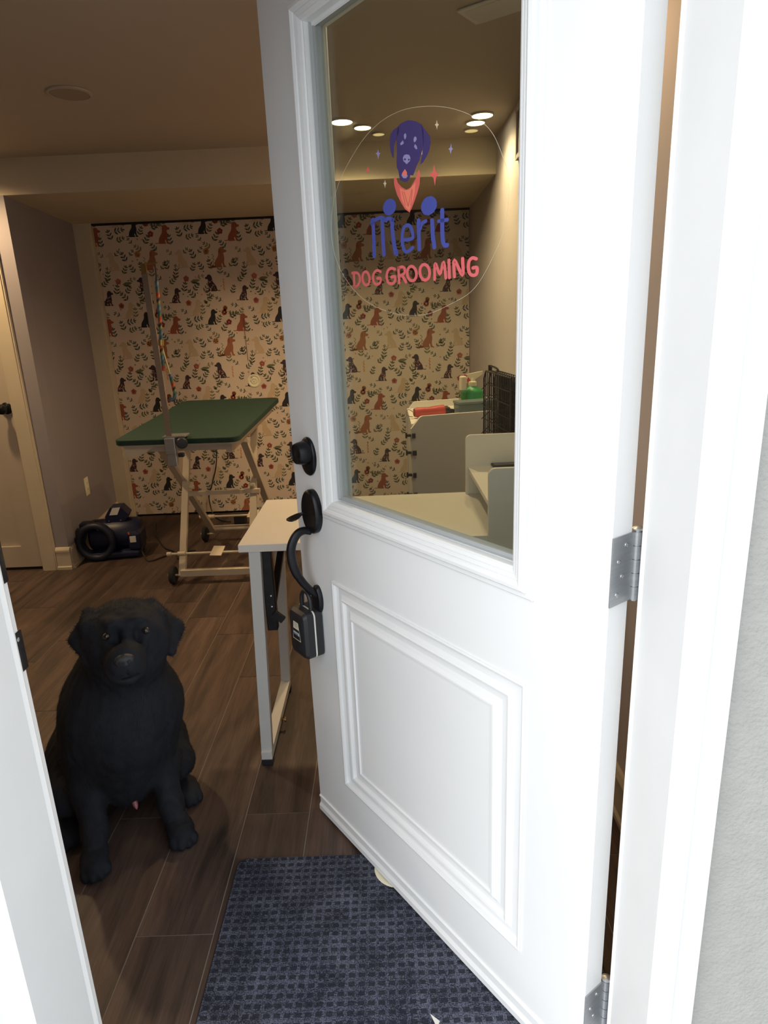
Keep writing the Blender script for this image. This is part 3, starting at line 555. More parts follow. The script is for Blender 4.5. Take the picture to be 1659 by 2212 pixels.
ceiling_disc(-0.052, 3.44, .038, LITD, 'ghost image of the large left light in the door glass, built as a smaller glowing disc')  # mirrored image of the left light in the panes, modelled as a glowing disc
ceiling_disc(0.022, 3.565, .028, GHOSTD, 'faint ghost image of the large left light, built as a small dim disc above the dog emblem')
ceiling_disc(0.487, 3.33, .046, LITD, 'bright round ceiling light nearest the door hinge side, uppermost of the right three')
ceiling_disc(0.473, 3.445, .041, LITD, 'ghost image of the uppermost right light in the glass, built as a bright disc directly below it')  # doubled image of the right light in the panes, modelled as a disc
ceiling_disc(0.470, 3.575, .032, GHOSTD, 'faint ghost image of the uppermost right light, built as a dim yellowish disc at the bottom of the right three')
ceiling_disc(-1.132, 2.815, .070, OFFD, 'unlit round ceiling fitting at the left of the brown ceiling')
ceiling_disc(-2.15, 3.36, .047, LITD, 'ceiling light beyond the left frame edge lighting the soffit end')
ceiling_disc(-2.6, 1.9, .047, LITD, 'unseen ceiling light added in the left part of the room for brightness')  # no lamp seen here; added to lift the room light
ceiling_disc(0.28, 1.75, .047, LITD, 'unseen ceiling light added just inside the entrance to brighten the hinge gap')  # added out of view to light the hinge gap and white table
# slatted plate standing in for a pale reflection in the door glass
g = empty('ceiling_reflection_plate', (.395, 2.235, ZC), math.radians(-36), 'pale slatted plate standing in for a reflection at the top of the door glass', 'reflection_plate')
REFLM = mat('pale_reflection_paint', (.62, .58, .52), .6)
m = MB(); m.rbox((-.13, -.06, -.008), (.13, .06, -.001), .003); m.build('plate_frame', REFLM, g)
for i in range(7): MB().bar((-.11, -.042 + i * .014, -.0105), (.11, -.042 + i * .014, -.0105), .009, .0015, up=(0, .5, .8)).build('slat', REFLM, g)
# framed panel high on the right wall
g = empty('wall_frame', (XR, 3.02, 2.09), 0, 'dim frame high on the right wall, cut by the door frame edge', 'frame')
m = MB(); 
for a, b in (((-.014, -.15, -.09), (0, -.132, .1)), ((-.014, .112, -.09), (0, .13, .1)), ((-.014, -.15, -.10), (0, .13, -.082)), ((-.014, -.15, .082), (0, .13, .1))): m.box(a, b)
m.build('frame_border', WALLR, g); MB().box((-.006, -.14, -.09), (-.001, .12, .09)).build('frame_panel', mat('dark_taupe_panel', (.2, .16, .14), .7), g)

# ---------------------------------------------------------------- grooming table
g = empty('grooming_table', (-1.0, 3.10, 0), math.atan2(-.048, 1.03), 'folding grooming table with dark green top and cream X-frame on wheels', 'table')
RT = Matrix.Rotation(math.atan2(.066, 1.03), 4, 'X')
TM = Matrix.Translation((0, 0, .853)) @ RT
def rrect(x0, y0, x1, y1, r, k=6):
    out = []
    for cx_, cy_, a0 in ((x1 - r, y1 - r, 0), (x0 + r, y1 - r, 90), (x0 + r, y0 + r, 180), (x1 - r, y0 + r, 270)):
        for i in range(k + 1): t = math.radians(a0 + 90 * i / k); out.append((cx_ + r * math.cos(t), cy_ + r * math.sin(t)))
    return out
m = MB(); m.prism(rrect(-.302, 0, .302, 1.045, .045), -.022, 0, TM); m.prism(rrect(-.299, .003, .299, 1.042, .045), -.0, .002, TM); m.build('table_top', GREENT, g)
m = MB(); m.prism(rrect(-.296, .006, .296, 1.039, .04), -.030, -.0225, TM); m.build('top_edging', CREAMP, g)
m = MB()
for sx in (-1, 1): m.box((sx * .255, .05, -.082), (sx * .225, 1.0, -.030), 0, TM)
m.box((-.225, .06, -.07), (.225, .085, -.03), 0, TM); m.box((-.225, .95, -.07), (.225, .975, -.03), 0, TM); m.build('apron_rail', CREAMP, g)
m = MB(); m.add([TM @ Vector(p) for p in ((-.262, .02, -.030), (-.262, .02, -.085), (-.20, .02, -.085), (-.10, .02, -.030), (-.262, .10, -.03), (-.262, .10, -.085), (-.20, .10, -.085), (-.10, .10, -.03))], [(0, 1, 2, 3), (7, 6, 5, 4), (0, 4, 5, 1), (1, 5, 6, 2), (2, 6, 7, 3), (3, 7, 4, 0)]); m.build('corner_bracket', CREAMP, g)
def W2L(p):
    a = math.atan2(-.048, 1.03); x, y = p[0] + 1.0, p[1] - 3.10
    return (x * math.cos(-a) - y * math.sin(-a), x * math.sin(-a) + y * math.cos(-a), p[2])
def leg(p, q, wd=.036, hd=.022): MB().bar(W2L(p), W2L(q), wd, hd, up=(0, 1, 0)).build('leg', CREAMP, g)
leg((-1.155, 3.41, .045), (-1.135, 3.80, .835)); leg((-.765, 3.41, .045), (-.755, 3.80, .835))
leg((-1.155, 4.13, .07), (-1.180, 3.38, .790)); leg((-.735, 4.13, .07), (-.735, 3.38, .790))
m = MB()
m.bar(W2L((-1.16, 3.41, .062)), W2L((-.76, 3.41, .062)), .034, .034); m.build('lower_crossbar', CREAMP, g)
MB().tube([W2L((-1.16, 4.12, .092)), W2L((-.73, 4.12, .092))], .020, seg=14).build('rear_crossbar', CREAMP, g)
MB().bar(W2L((-1.12, 3.60, .462)), W2L((-.72, 3.60, .465)), .026, .022).build('middle_crossbar', CREAMP, g)
for y_, z_, xa, xb in ((3.42, .170, -1.215, -.745), (4.08, .185, -1.21, -.72)):
    m = MB(); m.tube([W2L((xa, y_, z_)), W2L((xb, y_, z_))], .007, seg=10)
    for x_ in (-1.155, -.76): m.tube([W2L((x_ - .012, y_, z_)), W2L((x_ + .03, y_, z_))], .013, seg=12)
    m.tube([W2L((xa - .012, y_, z_)), W2L((xa + .012, y_, z_))], .012, seg=12)
    m.build('brake_rod', CREAMP, g)
    m = MB(); x_ = -.955 if y_ < 4 else -.88; m.bar(W2L((x_, y_ - .03, z_ - .008)), W2L((x_ + .01, y_ + .04, z_ + .022)), .065, .004); m.build('brake_pedal', CREAMP, g)
for x_, y_ in ((-1.205, 3.41), (-.715, 3.41), (-1.215, 4.14), (-.70, 4.14)):
    m = MB(); M_ = axisM(W2L((x_ + .013, y_, .050)), (-1, 0, 0)); m.lathe([(.030, 0), (.046, .001), (.050, .006), (.050, .020), (.046, .025), (.030, .026), (.028, .020), (.012, .021), (.011, .027), (.002, .028)], M_, seg=28); wl = m.build('wheel', RUBBER, g)
    m = MB(); m.lathe([(.010, .02), (.010, .036), (.007, .042), (.002, .044)], M_, seg=14); m.tube([W2L((x_ + .06, y_, .050)), W2L((x_, y_, .050))], .006); m.build('wheel_axle', CREAMP, wl)
for x_ in (-1.115, -.775):
    m = MB(); m.tube([W2L((x_, 3.60, .50)), W2L((x_ + .028, 3.60, .50))], .011, seg=12); m.build('pivot_bolt', LABELC, g)
# grooming arm clamped on the near edge
ARM = None
m = MB(); m.bar((0, 0, .735), (-.0165, 0, 1.595), .026, .014, up=(0, 1, 0)); ARM = m.build('grooming_arm', CHROME, g); ARM.rotation_euler = (0, 0, -math.atan2(-.048, 1.03)); ARM.location = W2L((-1.010, 3.070, 0)); g = ARM
m = MB(); m.bar((-.0165, 0, 1.592), (-.0175, 0, 1.634), .022, .015, up=(0, 1, 0)); m.bar((-.0175, 0, 1.632), (.045, 0, 1.636), .006, .006); m.build('gold_top_bracket', BRASS, g)
m = MB(); m.rbox((-.035, -.008, .868), (.072, .075, .876), .002); m.rbox((-.024, -.022, .79), (.024, .018, .868), .003); m.rbox((-.020, -.02, .735), (.024, .016, .80), .003); m.build('clamp', STEEL, g)
m = MB(); m.lathe([(.008, 0), (.008, .012), (.024, .014), (.0265, .02), (.0265, .030), (.022, .036), (.002, .037)], axisM((.052, .0, .845), (.3, -1, 0)), seg=20); m.tube([(.02, 0, .845), (.056, -.004, .845)], .007); m.build('clamp_knob', BLACKP, g)
m = MB(); m.rbox((.028, -.012, .775), (.056, .012, .795), .004); m.build('lower_catch', BLACKP, g)
# colourful grooming loop
g = empty('grooming_loop', (0, 0, 0), 0, 'rainbow-striped rope grooming loop hanging from the arm', 'rope loop')
g.location = (-.972, 3.06, 1.63)
def rainbow():
    m = bpy.data.materials.new('rainbow_rope'); m.use_nodes = True; N = m.node_tree.nodes; L = m.node_tree.links; b = N['Principled BSDF']
    tc = N.new('ShaderNodeTexCoord'); mp = N.new('ShaderNodeMapping'); mp.inputs['Rotation'].default_value = (0, .7, 0); L.new(tc.outputs['Object'], mp.inputs[0])
    wv = N.new('ShaderNodeSeparateXYZ'); L.new(mp.outputs[0], wv.inputs[0]); mu = N.new('ShaderNodeMath'); mu.operation = 'MULTIPLY'; mu.inputs[1].default_value = 13; L.new(wv.outputs[2], mu.inputs[0])
    fr = N.new('ShaderNodeMath'); fr.operation = 'FRACT'; L.new(mu.outputs[0], fr.inputs[0]); r = N.new('ShaderNodeValToRGB'); r.color_ramp.interpolation = 'CONSTANT'
    cs = [(.03, .09, .17), (.12, .16, .20), (.03, .13, .18), (.22, .20, .05), (.02, .02, .03), (.42, .10, .03), (.34, .04, .03), (.06, .14, .06)]
    e = r.color_ramp.elements
    while len(e) < len(cs): e.new(.5)
    for i, c in enumerate(cs): e[i].position = i / len(cs); e[i].color = (*c, 1)
    L.new(fr.outputs[0], r.inputs[0]); L.new(r.outputs[0], b.inputs['Base Color']); b.inputs['Roughness'].default_value = .6
    bp = N.new('ShaderNodeBump'); bp.inputs['Strength'].default_value = .5; bp.inputs['Distance'].default_value = .003; L.new(fr.outputs[0], bp.inputs['Height']); L.new(bp.outputs[0], b.inputs['Normal']); return m
RB = rainbow()
m = MB(); m.tube([(.0, 0, 0), (-.001, 0, -.045), (-.004, 0, -.075)], [.003, .004, .006], 0, 10); m.build('cord_end', BLACKP, g)
m = MB(); m.tube(spline([(-.004, 0, -.07), (-.008, 0, -.16), (-.015, 0, -.29), (-.021, 0, -.34), (-.023, 0, -.40), (-.024, 0, -.455)], 6), .0080, 0, 12); m.build('rope', RB, g)
m = MB(); m.tube(spline([(-.020, .004, -.33), (-.012, .004, -.39), (-.001, .003, -.45), (.004, .003, -.49)], 5), .004, 0, 8); m.build('thin_cord', BRASS, g)
m = MB(); m.tube(spline([(.003, 0, -.47), (.010, 0, -.52), (.013, 0, -.56), (.002, 0, -.586), (-.016, -.002, -.580)], 6), .0085, 0, 12); m.build('rope_hook_end', RB, g)
m = MB(); m.tube([(-.0175, 0, -.318), (-.021, 0, -.343)], .0125, 0, 14); m.build('brass_sleeve', BRASS, g)

# ---------------------------------------------------------------- white folding table with riser
g = empty('folding_table', (0, 1.81, 0), 0, 'white folding desk with slim square legs just behind the open door', 'table')
TX0, TX1 = -.442, .600
m = MB(); m.rbox((TX0, 0, .727), (TX1, .50, .750), .0015); m.build('table_top', WTABLE, g)
for n_, (xt, xb_, ys_) in enumerate(((-.405, -.422, .006), (-.405, -.422, .436), (.50, .50, .006), (.50, .50, .436))):
    MB().bar((xt + .008, ys_ + .014, .727), (xb_, ys_ + .014, .045), .034, .028, up=(0, 1, 0)).build('leg', WMETAL, g)
for xb_ in (-.422, .50):
    m = MB(); m.rbox((xb_ - .017, .0, .022), (xb_ + .017, .455, .050), .001); ft = m.build('foot_bar', WMETAL, g)
    for y_ in (0, .43): MB().rbox((xb_ - .018, y_ - .001, .0), (xb_ + .018, y_ + .030, .024), .003).build('foot_cap', BLACKP, ft)
    m = MB(); m.lathe([(.006, 0), (.007, .004), (.003, .006), (.003, .012), (.009, .013), (.009, .018), (.002, .019)], axisM((xb_ + .017, .20, .036), (1, 0, 0)), seg=12); m.build('brass_screw', BRASS, ft)
for xb_ in (-.368, .462):
    m = MB(); m.rbox((xb_ - .018, .03, .46), (xb_ + .014, .058, .727), .003); m.bar((xb_, .05, .53), (xb_ + .02, .24, .70), .020, .012); m.rbox((xb_ + .0, .20, .66), (xb_ + .035, .26, .727), .004)
    m.bar((xb_ + .006, .028, .52), (xb_ + .034, .028, .495), .014, .02); br = m.build('folding_bracket', BLACKM, g)
    for z_ in (.575, .540): m = MB(); m.lathe([(.004, 0), (.003, .002), (.001, .0025)], axisM((xb_ + .002, .030, z_), (0, -1, 0)), seg=10); m.build('rivet', CHROME, br)
MB().rbox((.235, .004, .688), (.300, .10, .722), .008).build('latch_bar', mat('dark_teal_metal', (.05, .08, .10), .4), g)
# desk riser
g = empty('desk_riser', (0, 1.80, .7505), 0, 'white desktop shelf unit with rounded side boards on the folding desk', 'shelf unit')
def board(x0, x1, z0, z1, y0, y1, r):
    pts_ = [(x0, z0), (x1, z0), (x1, z1)] + [(x0 + r - r * math.sin(math.radians(t * 15)), z1 - r + r * math.cos(math.radians(t * 15))) for t in range(7)]
    return MB().prism(pts_, y0, y1, Matrix(((1, 0, 0, 0), (0, 0, 1, 0), (0, 1, 0, 0), (0, 0, 0, 1))))
board(.276, .60, 0.0, .211, .478, .494, .020).build('back_board', WTABLE, g)
board(.281, .60, -.15, .200, -.008, .008, .020).build('front_board', WTABLE, g)
MB().box((.283, .008, .086), (.598, .478, .100)).build('shelf', WTABLE, g)
# phone on riser
g = empty('phone', (.420, 2.262, .851), math.radians(4), 'dark phone lying flat on the white riser shelf', 'phone')
m = MB(); m.rbox((-.055, -.028, 0), (.10, .040, .009), .004); m.build('phone_body', BLACKP, g); MB().rbox((-.050, -.024, .0085), (.096, .036, .0097), .0005).build('phone_screen', mat('phone_glass', (.05, .05, .06), .12), g)

# ---------------------------------------------------------------- white cabinet behind
g = empty('storage_cabinet', (0, 0, 0), 0, 'tall off-white cabinet with clipped corner panels against the right wall', 'cabinet')
ZT = .93
def cpanel(p, q, th, zt):
    p = Vector((*p, 0)); q = Vector((*q, 0)); d = (q - p); L_ = d.length; d.normalize(); n_ = Vector((-d.y, d.x, 0))
    poly = [(0, .02), (L_, .02), (L_, zt), (.055, zt), (.045, zt - .004), (0, zt - .055)]
    vs = [p + d * a + Vector((0, 0, b)) for a, b in poly]; vs += [v + n_ * th for v in vs]; k_ = len(poly)
    return MB().add(vs, [tuple(range(k_)), tuple(range(2 * k_ - 1, k_ - 1, -1))] + [(i, (i + 1) % k_, k_ + (i + 1) % k_, k_ + i) for i in range(k_)])
CABW = mat('off_white_cabinet', (.74, .70, .64), .5)
cpanel((.115, 2.99), (.610, 3.115), .016, ZT).build('front_panel', CABW, g)
cpanel((.112, 3.545), (.610, 3.64), .016, ZT).build('back_panel', CABW, g)
m = MB(); m.prism([(.117, 3.006), (.610, 3.13), (.610, 3.64), (.117, 3.545)], .880, .896); m.build('cabinet_top', CABW, g)
m = MB(); m.prism([(.117, 3.006), (.131, 3.01), (.131, 3.545), (.117, 3.545)], .02, .88); m.build('side_panel', CABW, g)
for x_, y_ in ((.13, 3.03), (.58, 3.15), (.13, 3.52), (.58, 3.6)): MB().tube([(x_, y_, 0), (x_, y_, .03)], .012).build('foot', BLACKP, g)
def hook(z, wd, label):
    h = MB(); h.rbox((-.012, -.010, z - .006), (.001, .010, z + .006), .002); h.tube(spline([(-.006, -wd, z + .006), (-.012, -wd * .5, z - .002), (-.012, 0, z), (-.012, wd * .5, z - .002), (-.006, wd, z + .006)], 3), .004, 0, 6)
    h.build('cable_clip', BLACKP, g)
for z_, wd in ((.845, .012), (.765, .024), (.66, .012), (.565, .020)): 
    m = MB(); m.rbox((.095, 2.992, z_ - .006), (.1165, 3.008, z_ + .006), .002); m.box((.088, 2.994, z_ - .012), (.096, 3.006, z_ + .012)); m.box((.118, 2.975, z_ - .010), (.13 + wd * .3, 2.9925 + .003, z_ + .010)); m.build('cable_clip', BLACKP, g)
REDC = mat('coral_red_plastic', (.50, .07, .06), .4)
g = empty('pet_clipper', (.135, 3.17, .897), math.radians(17), 'red pet clipper lying on the white cabinet', 'clipper')
m = MB(); m.lathe([(.004, 0), (.020, .004), (.024, .02), (.022, .08), (.026, .13), (.027, .155), (.022, .160)], axisM((0, 0, .027), (1, 0, 0)), seg=18, sx=.9); m.build('clipper_body', REDC, g)
m = MB(); m.lathe([(.020, .158), (.021, .175), (.014, .18), (.016, .185), (.008, .19)], axisM((0, 0, .027), (1, 0, 0)), seg=10); m.box((.17, -.018, .012), (.205, .018, .030)); m.build('clipper_head', BLACKP, g)
m = MB(); m.tube(spline([(.0, 0, .03), (-.025, 0, .045), (-.035, .005, .028), (-.022, .01, .012), (.0, .01, .006)], 5), .002, 0, 6); m.build('hanging_loop', STEEL, g)
g = empty('blade_case', (.420, 3.220, .897), math.radians(13), 'translucent teal-grey plastic case behind the cabinet front edge', 'case')
m = MB(); m.rbox((-.075, -.04, 0), (.12, .05, .058), .006); m.build('case_body', mat('teal_grey_plastic', (.10, .15, .16), .35), g); MB().rbox((-.078, -.043, .056), (.123, .053, .068), .004).build('case_lid', mat('teal_grey_lid', (.14, .19, .20), .35), g)
GREENP = mat('bright_green_plastic', (.03, .26, .09), .35); CLEARP = glass_mat('clear_plastic', (.80, .80, .76))
MAGENTA = mat('magenta_red_plastic', (.62, .05, .11), .4); PUMPW = mat('ivory_plastic', (.72, .66, .52), .4)
g = empty('spray_bottle', (.452, 3.42, .897), 0, 'spray bottle with bright green body and ivory trigger head on the cabinet', 'bottle', 'bottles on the white cabinet')
m = MB(); m.lathe([(.040, 0), (.046, .006), (.046, .085), (.038, .10), (.020, .112), (.016, .118)], seg=24, sx=1.3); m.build('bottle_body', GREENP, g)
m = MB(); m.lathe([(.019, .116), (.021, .12), (.021, .138), (.014, .142), (.012, .160)], seg=18); m.build('collar', PUMPW, g)
m = MB(); m.add([(-.034, -.010, .176), (.050, -.010, .190), (.050, -.010, .176), (.012, -.010, .150), (-.012, -.010, .150), (-.034, .010, .176), (.050, .010, .190), (.050, .010, .176), (.012, .010, .150), (-.012, .010, .150)], [(0, 1, 2, 3, 4), (9, 8, 7, 6, 5), (0, 5, 6, 1), (1, 6, 7, 2), (2, 7, 8, 3), (3, 8, 9, 4), (4, 9, 5, 0)]); m.tube(spline([(-.02, 0, .170), (-.032, 0, .150), (-.030, 0, .132)], 4), .004, 0, 8); m.build('trigger_head', PUMPW, g)
g = empty('mist_bottle', (.397, 3.375, .897), 0, 'slim clear bottle with ivory cap standing left of the green spray bottle', 'bottle', 'bottles on the white cabinet')
m = MB(); m.lathe([(.019, 0), (.021, .004), (.021, .095), (.016, .105)], seg=20); m.build('bottle_body', CLEARP, g); m = MB(); m.lathe([(.017, .104), (.018, .11), (.018, .168), (.014, .172), (.002, .173)], seg=20); m.build('cap', PUMPW, g)
g = empty('trigger_bottle', (.440, 3.53, .897), 0, 'clear bottle with magenta red trigger top between the two ivory-topped bottles', 'bottle', 'bottles on the white cabinet')
m = MB(); m.lathe([(.018, 0), (.019, .005), (.019, .10), (.010, .12), (.009, .13)], seg=18); m.build('bottle_body', CLEARP, g); m = MB(); m.add([(-.018, -.012, .168), (.030, -.012, .160), (.034, -.012, .150), (.002, -.012, .125), (-.012, -.012, .125), (-.018, .012, .168), (.030, .012, .160), (.034, .012, .150), (.002, .012, .125), (-.012, .012, .125)], [(0, 1, 2, 3, 4), (9, 8, 7, 6, 5), (0, 5, 6, 1), (1, 6, 7, 2), (2, 7, 8, 3), (3, 8, 9, 4), (4, 9, 5, 0)]); m.build('trigger_head', MAGENTA, g)
# folded wire crate
g = empty('folded_crate', (0, 0, 0), 0, 'folded black wire dog crate standing upright by the right wall', 'crate')
CM = Matrix(((.10, .9949, 0, .455), (-.9949, .10, 0, 2.72), (0, 0, 1, 0), (0, 0, 0, 1)))   # local x: along the wall, local y: towards the wall
WIRE = mat('black_wire', (.02, .02, .024), .4, metal=.3); CL, CH = .375, 1.145
for li, yy in enumerate((-.050, -.028, -.006)):
    m = MB(); top = [(0.02, yy, .01), (0, yy, .04), (0, yy, CH - .03), (.03, yy, CH), (CL, yy, CH), (CL, yy, .01)]
    m.tube([CM @ Vector(p) for p in top + [top[0]]], .0035, 0, 6, smooth=True)
    for i in range(1, 13): x_ = i * CL / 13; m.bar(CM @ Vector((x_, yy, .01)), CM @ Vector((x_, yy, CH)), .0032, .0032)
    for i in range(1, 24): z_ = i * CH / 24; m.bar(CM @ Vector((0, yy - .003, z_)), CM @ Vector((CL, yy - .003, z_)), .0032, .0032)
    m.build('wire_panel', WIRE, g)
m = MB(); m.box((.015, .004, .01), (CL, .014, CH - .03), 0, CM); m.build('tray', mat('dark_blue_black_tray', (.03, .038, .065), .45), g)
m = MB(); m.tube(spline([CM @ Vector(p) for p in ((.02, -.03, CH), (.022, -.03, CH + .016), (.06, -.028, CH + .018), (.095, -.02, CH + .010), (.10, -.02, CH))], 4), .004, 0, 6); m.tube([CM @ Vector((.02, -.03, CH)), CM @ Vector((.02, -.03, CH + .022))], .008, 0, 8); m.build('carry_handle', WIRE, g)
m = MB(); m.bar(CM @ Vector((-.016, -.062, .01)), CM @ Vector((0, -.05, CH * .92)), .003, .003)
for i in range(18): z_ = .05 + i * .06; m.bar(CM @ Vector((-.014 + i * .0008, -.06, z_)), CM @ Vector((.006, -.03, z_ + .03)), .003, .003)
m.build('loose_wire_side', WIRE, g)

# ---------------------------------------------------------------- blue dryer with hose, cables
g = empty('pet_dryer', (-1.735, 3.93, 0), math.radians(8), 'dark blue pet dryer with coiled hose on the floor by the grey alcove wall', 'dryer')
NAV2 = mat('navy_hose', (.012, .016, .036), .5)
m = MB(); m.lathe([(.03, -.16), (.085, -.155), (.10, -.14), (.103, 0), (.10, .13), (.085, .15), (.03, .155)], axisM((.02, .05, .125), (1, 0, 0)), seg=32); m.build('motor_body', NAVYP, g)
m = MB(); m.rbox((-.13, -.10, .012), (.17, .12, .050), .012); m.rbox((.11, -.095, .05), (.185, .10, .17), .02); m.build('base', NAVYP, g)
m = MB(); m.prism([(-.055, 0), (.055, 0), (.085, .05), (.045, .10), (-.02, .098), (-.055, .045)], -.05, .05, Matrix(((1, 0, 0, .03), (0, 0, 1, .05), (0, 1, 0, .21), (0, 0, 0, 1)))); m.build('control_housing', NAVYP, g)
m = MB(); m.add([(.002, -.002, .262), (.05, -.002, .262), (.073, -.002, .309), (.026, -.002, .307)], [(0, 1, 2, 3)]); m.build('control_label', LABELW, g, recalc=False)
for x_ in (-.005, .065): m = MB(); m.lathe([(.006, 0), (.005, .003), (.001, .004)], axisM((x_, -.001, .225), (0, -1, 0)), seg=10); m.build('screw', CHROME, g)
m = MB(); m.rbox((.125, -.098, .105), (.162, -.0955, .145), .001); m.build('white_sticker', LABELW, g)
MB().rbox((.118, -.099, .155), (.130, -.094, .172), .002).build('orange_switch', ORANGE, g)
hp = []
for i in range(95):
    t = i / 94 * 3.0 * 2 * math.pi; R_ = .105 - .010 * (i / 94); hp.append((-.075 + R_ * math.cos(t) * .95, -.105 + .018 * (i / 94) * 3, .125 + R_ * math.sin(t)))
hp += [(-.0 + .03 * k_, -.07, .035 - .001 * k_) for k_ in range(4)]
m = MB(); m.tube(hp, [.0185 + .0022 * (i % 2) for i in range(len(hp))], 0, 12); m.build('ribbed_hose', NAV2, g)
m = MB(); m.rbox((-.17, -.06, .19), (-.085, .02, .235), .01); m.tube([(-.17, -.07, .10), (-.13, -.03, .22)], .016); m.build('hose_holder', NAVYP, g)
for x_ in (-.10, .15): MB().tube([(x_, -.05, 0), (x_, -.05, .018)], .014).build('rubber_foot', RUBBER, g); MB().tube([(x_, .07, 0), (x_, .07, .018)], .014).build('rubber_foot', RUBBER, g)
m = MB(); m.tube(spline([(.17, -.05, .05), (.22, -.16, .006), (.26, -.18, .0055), (.34, -.10, .0055), (.43, -.06, .0055), (.50, -.05, .0055)], 6), .005, 0, 8); m.build('power_cord', BLACKP, g)
def cable(name, pts_, r, label):
    m = MB(); m.tube(spline(pts_, 8), r, 0, 8); tag(m.build(name, BLACKP), label, 'cable')
cable('floor_cable', [(-1.70, 4.60, .0055), (-1.64, 4.40, .0055), (-1.56, 4.22, .0055), (-1.45, 4.02, .0055), (-1.36, 3.93, .0055), (-1.30, 3.80, .0055)], .005, 'black cable curving over the floor from behind the blue dryer')
cable('hanging_cable', [(-1.235, 4.74, .86), (-1.236, 4.75, .60), (-1.25, 4.75, .40), (-1.30, 4.755, .24), (-1.335, 4.755, .14), (-1.31, 4.72, .02), (-1.24, 4.62, .0055), (-1.19, 4.57, .0055), (-1.14, 4.55, .0055)], .0045, 'thin black cord hanging in front of the dog wallpaper behind the grooming table')
g = empty('foot_switch', (-1.045, 4.42, 0), 0, 'small black foot switch behind the grooming table', 'switch'); m = MB(); m.rbox((-.05, -.05, .0), (.05, .05, .03), .006); m.rbox((-.035, -.035, .03), (.045, .04, .10), .010); m.build('switch_body', BLACKP, g); MB().rbox((-.03, -.052, .012), (.03, -.0495, .024), .001).build('switch_edge', GREYB, g)

# ---------------------------------------------------------------- doormat
def mat_weave():
    m = bpy.data.materials.new('navy_basket_weave'); m.use_nodes = True; N = m.node_tree.nodes; L = m.node_tree.links; b = N['Principled BSDF']
    tc = N.new('ShaderNodeTexCoord'); sp = N.new('ShaderNodeSeparateXYZ'); L.new(tc.outputs['Object'], sp.inputs[0])
    def mt(op, a, b_=None, c=None):
        n = N.new('ShaderNodeMath'); n.operation = op
        for i, q in enumerate((a, b_, c)):
            if q is None: continue
            if isinstance(q, (int, float)): n.inputs[i].default_value = q
            else: L.new(q, n.inputs[i])
        return n.outputs[0]
    def cell(o_, per, off=0): return mt('ABSOLUTE', mt('SUBTRACT', mt('FRACT', mt('ADD', mt('DIVIDE', o_, per), off)), 0.5))
    cx_ = cell(sp.outputs[0], .0215); cy_ = cell(sp.outputs[1], .0205)
    inx = mt('LESS_THAN', cx_, .32); iny = mt('LESS_THAN', cy_, .24); blk = mt('MULTIPLY', inx, iny)
    nz = N.new('ShaderNodeTexNoise'); nz.inputs['Scale'].default_value = 420; nz.inputs['Detail'].default_value = 3; L.new(tc.outputs['Object'], nz.inputs[0])
    nz2 = N.new('ShaderNodeTexNoise'); nz2.inputs['Scale'].default_value = 14; L.new(tc.outputs['Object'], nz2.inputs[0])
    mpp = N.new('ShaderNodeMapping'); mpp.inputs['Scale'].default_value = (18, 260, 1); L.new(tc.outputs['Object'], mpp.inputs[0])
    nz3 = N.new('ShaderNodeTexNoise'); nz3.inputs['Scale'].default_value = 5; L.new(mpp.outputs[0], nz3.inputs[0])
    r = N.new('ShaderNodeValToRGB'); e = r.color_ramp.elements; e[0].position = .43; e[0].color = (.016, .018, .028, 1); e[1].position = .66; e[1].color = (.17, .185, .255, 1)
    mix = mt('ADD', mt('MULTIPLY', nz.outputs[0], .55), mt('MULTIPLY', nz3.outputs[0], .45)); mix = mt('ADD', mix, mt('MULTIPLY', mt('SUBTRACT', nz2.outputs[0], .5), .25)); L.new(mix, r.inputs[0])
    mx = N.new('ShaderNodeMix'); mx.data_type = 'RGBA'; L.new(mt('MULTIPLY', blk, .80), mx.inputs['Factor']); L.new(r.outputs[0], mx.inputs['A']); mx.inputs['B'].default_value = (.016, .018, .026, 1)
    L.new(mx.outputs['Result'], b.inputs['Base Color']); b.inputs['Roughness'].default_value = .95; b.inputs['Specular IOR Level'].default_value = .2
    h = mt('SUBTRACT', mt('MULTIPLY', nz.outputs[0], .5), mt('MULTIPLY', blk, .6)); bp = N.new('ShaderNodeBump'); bp.inputs['Strength'].default_value = .8; bp.inputs['Distance'].default_value = .003; L.new(h, bp.inputs['Height']); L.new(bp.outputs[0], b.inputs['Normal']); return m
g = empty('doormat', (0.02, 1.16, 0), 0, 'dark blue-grey woven doormat with small dark squares inside the doorway', 'mat')
m = MB(); m.prism(rrect(-.452, -.268, .40, .262, .022), 0.0003, .0065); m.build('carpet_face', mat_weave(), g)
m = MB(); m.prism(rrect(-.455, -.271, .403, .265, .024), 0.0002, .0035); m.build('rubber_edge', RUBBER, g)
g = empty('cream_disc', (-.012, 1.372, .0068), 0, 'thin cream disc half hidden under the white door on the mat', 'disc')
m = MB(); m.lathe([(.060, 0), (.062, .0010), (.060, .0018), (.048, .0018), (.046, .0012), (.002, .0012)], seg=40); m.build('disc_body', LABELC, g)
g = empty('paper_scrap', (.050, .992, .0068), .5, 'tiny white paper scrap on the mat at the bottom of the photo', 'paper')
MB().add([(-.006, -.02, 0), (.006, -.012, 0), (-.003, .010, .0004), (-.006, -.02, .0006), (.006, -.012, .0006), (-.003, .010, .001)], [(0, 2, 1), (3, 4, 5), (0, 1, 4, 3), (1, 2, 5, 4), (2, 0, 3, 5)]).build('scrap', LABELW, g)

